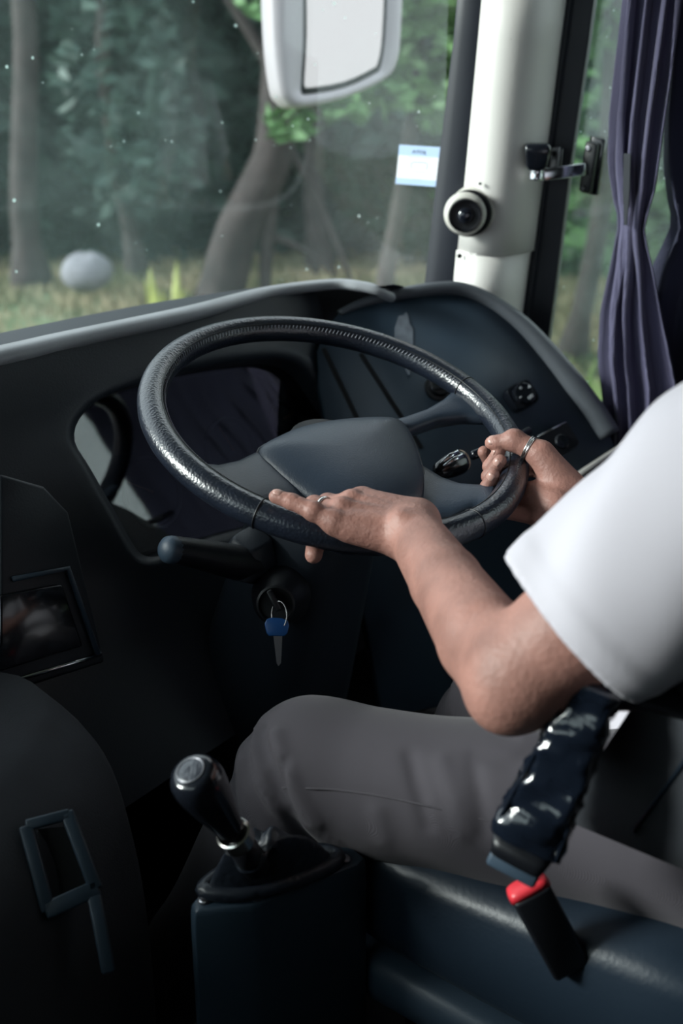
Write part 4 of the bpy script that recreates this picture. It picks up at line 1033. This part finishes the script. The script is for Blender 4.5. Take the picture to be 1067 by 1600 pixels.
tree(345, 11.0, .25, .75, 6.0, 'leaning brown tree trunk with splayed roots left of the mirror', M_BARK, 1, M_LEAFD, [(.5, 1, 5.6, (2.2, 2.2, 1.2), 2600)], .3, limbs=((.5, 1.35, .42, .0, .13), (.5, 1.3, -.25, .05, .12), (.1, .7, 1.15, .30, .05), (.6, 1.6, 1.35, .10, .05), (.6, 2.0, -.4, 3.4, .07)),
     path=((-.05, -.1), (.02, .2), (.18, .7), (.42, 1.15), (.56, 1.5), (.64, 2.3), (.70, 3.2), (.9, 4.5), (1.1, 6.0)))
tree(205, 13.0, .10, -.15, 6.0, 'soft grey-green leafy tree at the far left of the windscreen', M_BARK, 2, M_LEAFT, [(0, 0, 2.0, (.75, .7, 1.5), 700), (.3, 0, 1.4, (.7, .6, .7), 300), (0, 1, 5.2, (2.0, 2.0, 1.2), 2200)], .26)  # added in place of the pale reflection in the glass
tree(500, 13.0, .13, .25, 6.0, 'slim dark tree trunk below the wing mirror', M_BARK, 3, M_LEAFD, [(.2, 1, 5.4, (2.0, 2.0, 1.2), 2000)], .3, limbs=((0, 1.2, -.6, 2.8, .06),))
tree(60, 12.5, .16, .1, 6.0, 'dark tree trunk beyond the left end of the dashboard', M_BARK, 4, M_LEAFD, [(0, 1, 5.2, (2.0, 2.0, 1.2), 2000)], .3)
tree(600, 8.2, .07, .3, 5.0, 'young leafy tree with bright drooping leaves beside the mirror', M_BARK, 5, M_LEAF,
     [(-.66, -.2, 1.84, (.20, .2, .13), 60), (-.36, -.2, 1.98, (.24, .3, .14), 80), (0, -.2, 2.05, (.24, .3, .14), 80), (.42, -.2, 1.95, (.22, .3, .2), 110), (-.15, -.3, 2.45, (.5, .4, .30), 240), (.35, -.3, 2.25, (.38, .4, .35), 240), (.25, -.2, 2.8, (.6, .5, .4), 320), (-.6, 0, 2.7, (.5, .5, .25), 160), (0, 0, 3.8, (1.4, 1.4, 1), 1400)], .17, limbs=((0, 2.0, -.6, 2.3, .02), (0, 2.2, .4, 2.5, .02)))
tree(905, 9.0, .09, .2, 5.0, 'slim tree seen through the side window', M_BARK, 6, M_LEAF, [(.1, 0, 3.0, (1.0, 1.0, .8), 900), (0, 0, 4.2, (1.4, 1.4, 1), 1200)], .2)
# bushes behind: one thing each
labels = ['dark dense bush at the left edge behind the grey-green tree', 'dark dense bush behind the soft grey-green tree', 'dark green bush left of the leaning trunk', 'dark bush right behind the leaning trunk', 'dark green bush below the mirror', 'mid green bush behind the young leafy tree', 'dark bush behind the windscreen sticker', 'dark bush hidden mostly behind the white pillar', 'mid green bush through the top of the side window', 'dark bush behind the curtain', 'dark bush beyond the curtain at the right', 'dark bush outside the frame on the left']
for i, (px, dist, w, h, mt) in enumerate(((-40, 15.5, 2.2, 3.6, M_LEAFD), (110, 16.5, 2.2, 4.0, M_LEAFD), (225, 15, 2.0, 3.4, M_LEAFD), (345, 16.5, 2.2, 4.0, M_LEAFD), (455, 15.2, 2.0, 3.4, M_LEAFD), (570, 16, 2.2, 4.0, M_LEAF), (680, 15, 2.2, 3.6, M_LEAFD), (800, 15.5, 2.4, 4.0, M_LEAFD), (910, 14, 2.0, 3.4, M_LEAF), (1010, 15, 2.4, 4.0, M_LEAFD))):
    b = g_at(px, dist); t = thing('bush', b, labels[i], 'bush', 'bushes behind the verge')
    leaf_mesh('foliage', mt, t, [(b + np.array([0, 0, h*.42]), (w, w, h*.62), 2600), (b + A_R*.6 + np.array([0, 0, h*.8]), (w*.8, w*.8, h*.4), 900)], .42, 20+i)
    MB().tube([b + np.array([0, 0, -.1]), b + np.array([.05, .02, h*.5])], [.09, .04], 8).build('stem', M_BARK, t)
for i, (x, y, lab) in enumerate(((7.0, -5.2, 'mid green bush mirrored at the left in the instrument cover glass'), (9.5, -9.5, 'mid green bush mirrored lower in the instrument cover glass'))):  # out-of-view bushes added only for the cover glass reflection
    b = np.array([x, y, GZ]); t = thing('bush', b, lab, 'bush', 'bushes behind the verge')
    leaf_mesh('foliage', M_LEAF, t, [(b + np.array([0, 0, 1.4]), (2.2, 2.2, 2.6), 2600)], .32, 40+i)
    MB().tube([b + np.array([0, 0, -.1]), b + np.array([.05, .02, 1.8])], [.09, .04], 8).build('stem', M_BARK, t)
# a closed screen of darker trees further back keeps the wood dense
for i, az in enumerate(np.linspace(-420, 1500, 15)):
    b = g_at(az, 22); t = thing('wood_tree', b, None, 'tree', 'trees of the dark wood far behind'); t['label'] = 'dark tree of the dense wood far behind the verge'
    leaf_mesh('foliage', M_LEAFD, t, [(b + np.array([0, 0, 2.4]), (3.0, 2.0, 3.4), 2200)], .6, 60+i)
    MB().tube([b + np.array([0, 0, -.1]), b + np.array([0, 0, 4.0])], [.2, .1], 8).build('trunk', M_BARK, t)
# small plants on the verge
def blades(px, dist, nb, hgt, wid, spread, mt, label, name, seed, cat='plant'):
    b = g_at(px, dist); rg = np.random.default_rng(seed); t = thing(name, b, label, cat)
    for k in range(nb):
        dx, dy = rg.normal(size=2)*spread; ln = rg.normal(size=2)*.22*hgt; h = hgt*rg.uniform(.6, 1.1)
        rows = []
        for u in np.linspace(0, 1, 6):
            w = wid*(1-u**2.2)+.004; p = b + np.array([dx+ln[0]*u*u, dy+ln[1]*u*u, h*u - .04])
            rows.append([p - A_R*w, p + A_F*.01*math.sin(u*3), p + A_R*w])
        o = MB().loft(rows, cap=False, closed=False).build('leaf', mt, t)
        md = o.modifiers.new('thickness', 'SOLIDIFY'); md.thickness = .006
blades(268, 9.6, 7, .62, .055, .10, M_LEAFY, 'yellow-green upright leafy plant in front of the leaning trunk', 'broadleaf_plant', 1)
blades(165, 9.4, 6, .34, .06, .14, M_LEAFY, 'low yellow-green plant left of the upright leafy plant', 'broadleaf_plant', 2)
blades(900, 7.0, 14, .55, .03, .25, M_LEAFL, 'bright green tuft below the side window', 'grass_tuft', 3)
blades(925, 6.4, 14, .60, .03, .25, M_LEAFL, 'bright green tuft nearest the curtain below the side window', 'grass_tuft', 4)
# pale stone at the left
b = g_at(135, 11.5) + np.array([0, 0, .28]); rg = np.random.default_rng(9)
rings = []
for a in np.linspace(-1.45, 1.45, 9):
    rings.append([b + A_R*.26*math.cos(a)*math.cos(t)*(1+.12*math.sin(3*t+a)) + A_F*.2*math.cos(a)*math.sin(t) + np.array([0, 0, .19*math.sin(a)*(1+.1*math.cos(2*t))]) for t in np.linspace(0, 2*math.pi, 17)[:-1]])
tag(MB().loft(rings).build('boulder', mat('pale_stone', (.22, .22, .25), .9, bump=(6, .8), var=(4, .2))), 'pale grey boulder among the plants at the far left', 'boulder')
# long grass over the verge
rg = np.random.default_rng(3); cnt = 26000
ang = rg.uniform(-.42, .42, cnt); dist = 5.5 + 9.5*rg.uniform(0, 1, cnt)**.8
dx = np.cos(ang)[:, None]*A_F + np.sin(ang)[:, None]*A_R; P = np.array([CAM[0], CAM[1], 0])[None] + dx*dist[:, None]; P[:, 2] = GZ - .08
h = rg.uniform(.03, .16, cnt)[:, None]; ln = rg.normal(size=(cnt, 3))*.35; ln[:, 2] = 1; sd = A_R[None]*(.012+.02*rg.uniform(size=(cnt, 1)))
V = np.stack([P-sd, P+sd, P+ln*h*1.0+sd*.3, P+ln*h-sd*.3], 1).reshape(-1, 3); F = np.arange(cnt*4).reshape(-1, 4)
gr = bpy.data.objects.new('tmp', None); 
me = bpy.data.meshes.new('long_grass'); me.from_pydata(V.tolist(), [], F.tolist()); me.update()
go = bpy.data.objects.new('long_grass', me); COL.objects.link(go); me.materials.append(mat('grass_blades', (.12, .19, .075), .8, var=(1.2, .5, (.27, .22, .14))))
bpy.data.objects.remove(gr)
tag(go, 'long green and straw-coloured grass on the verge', 'grass', kind='stuff')
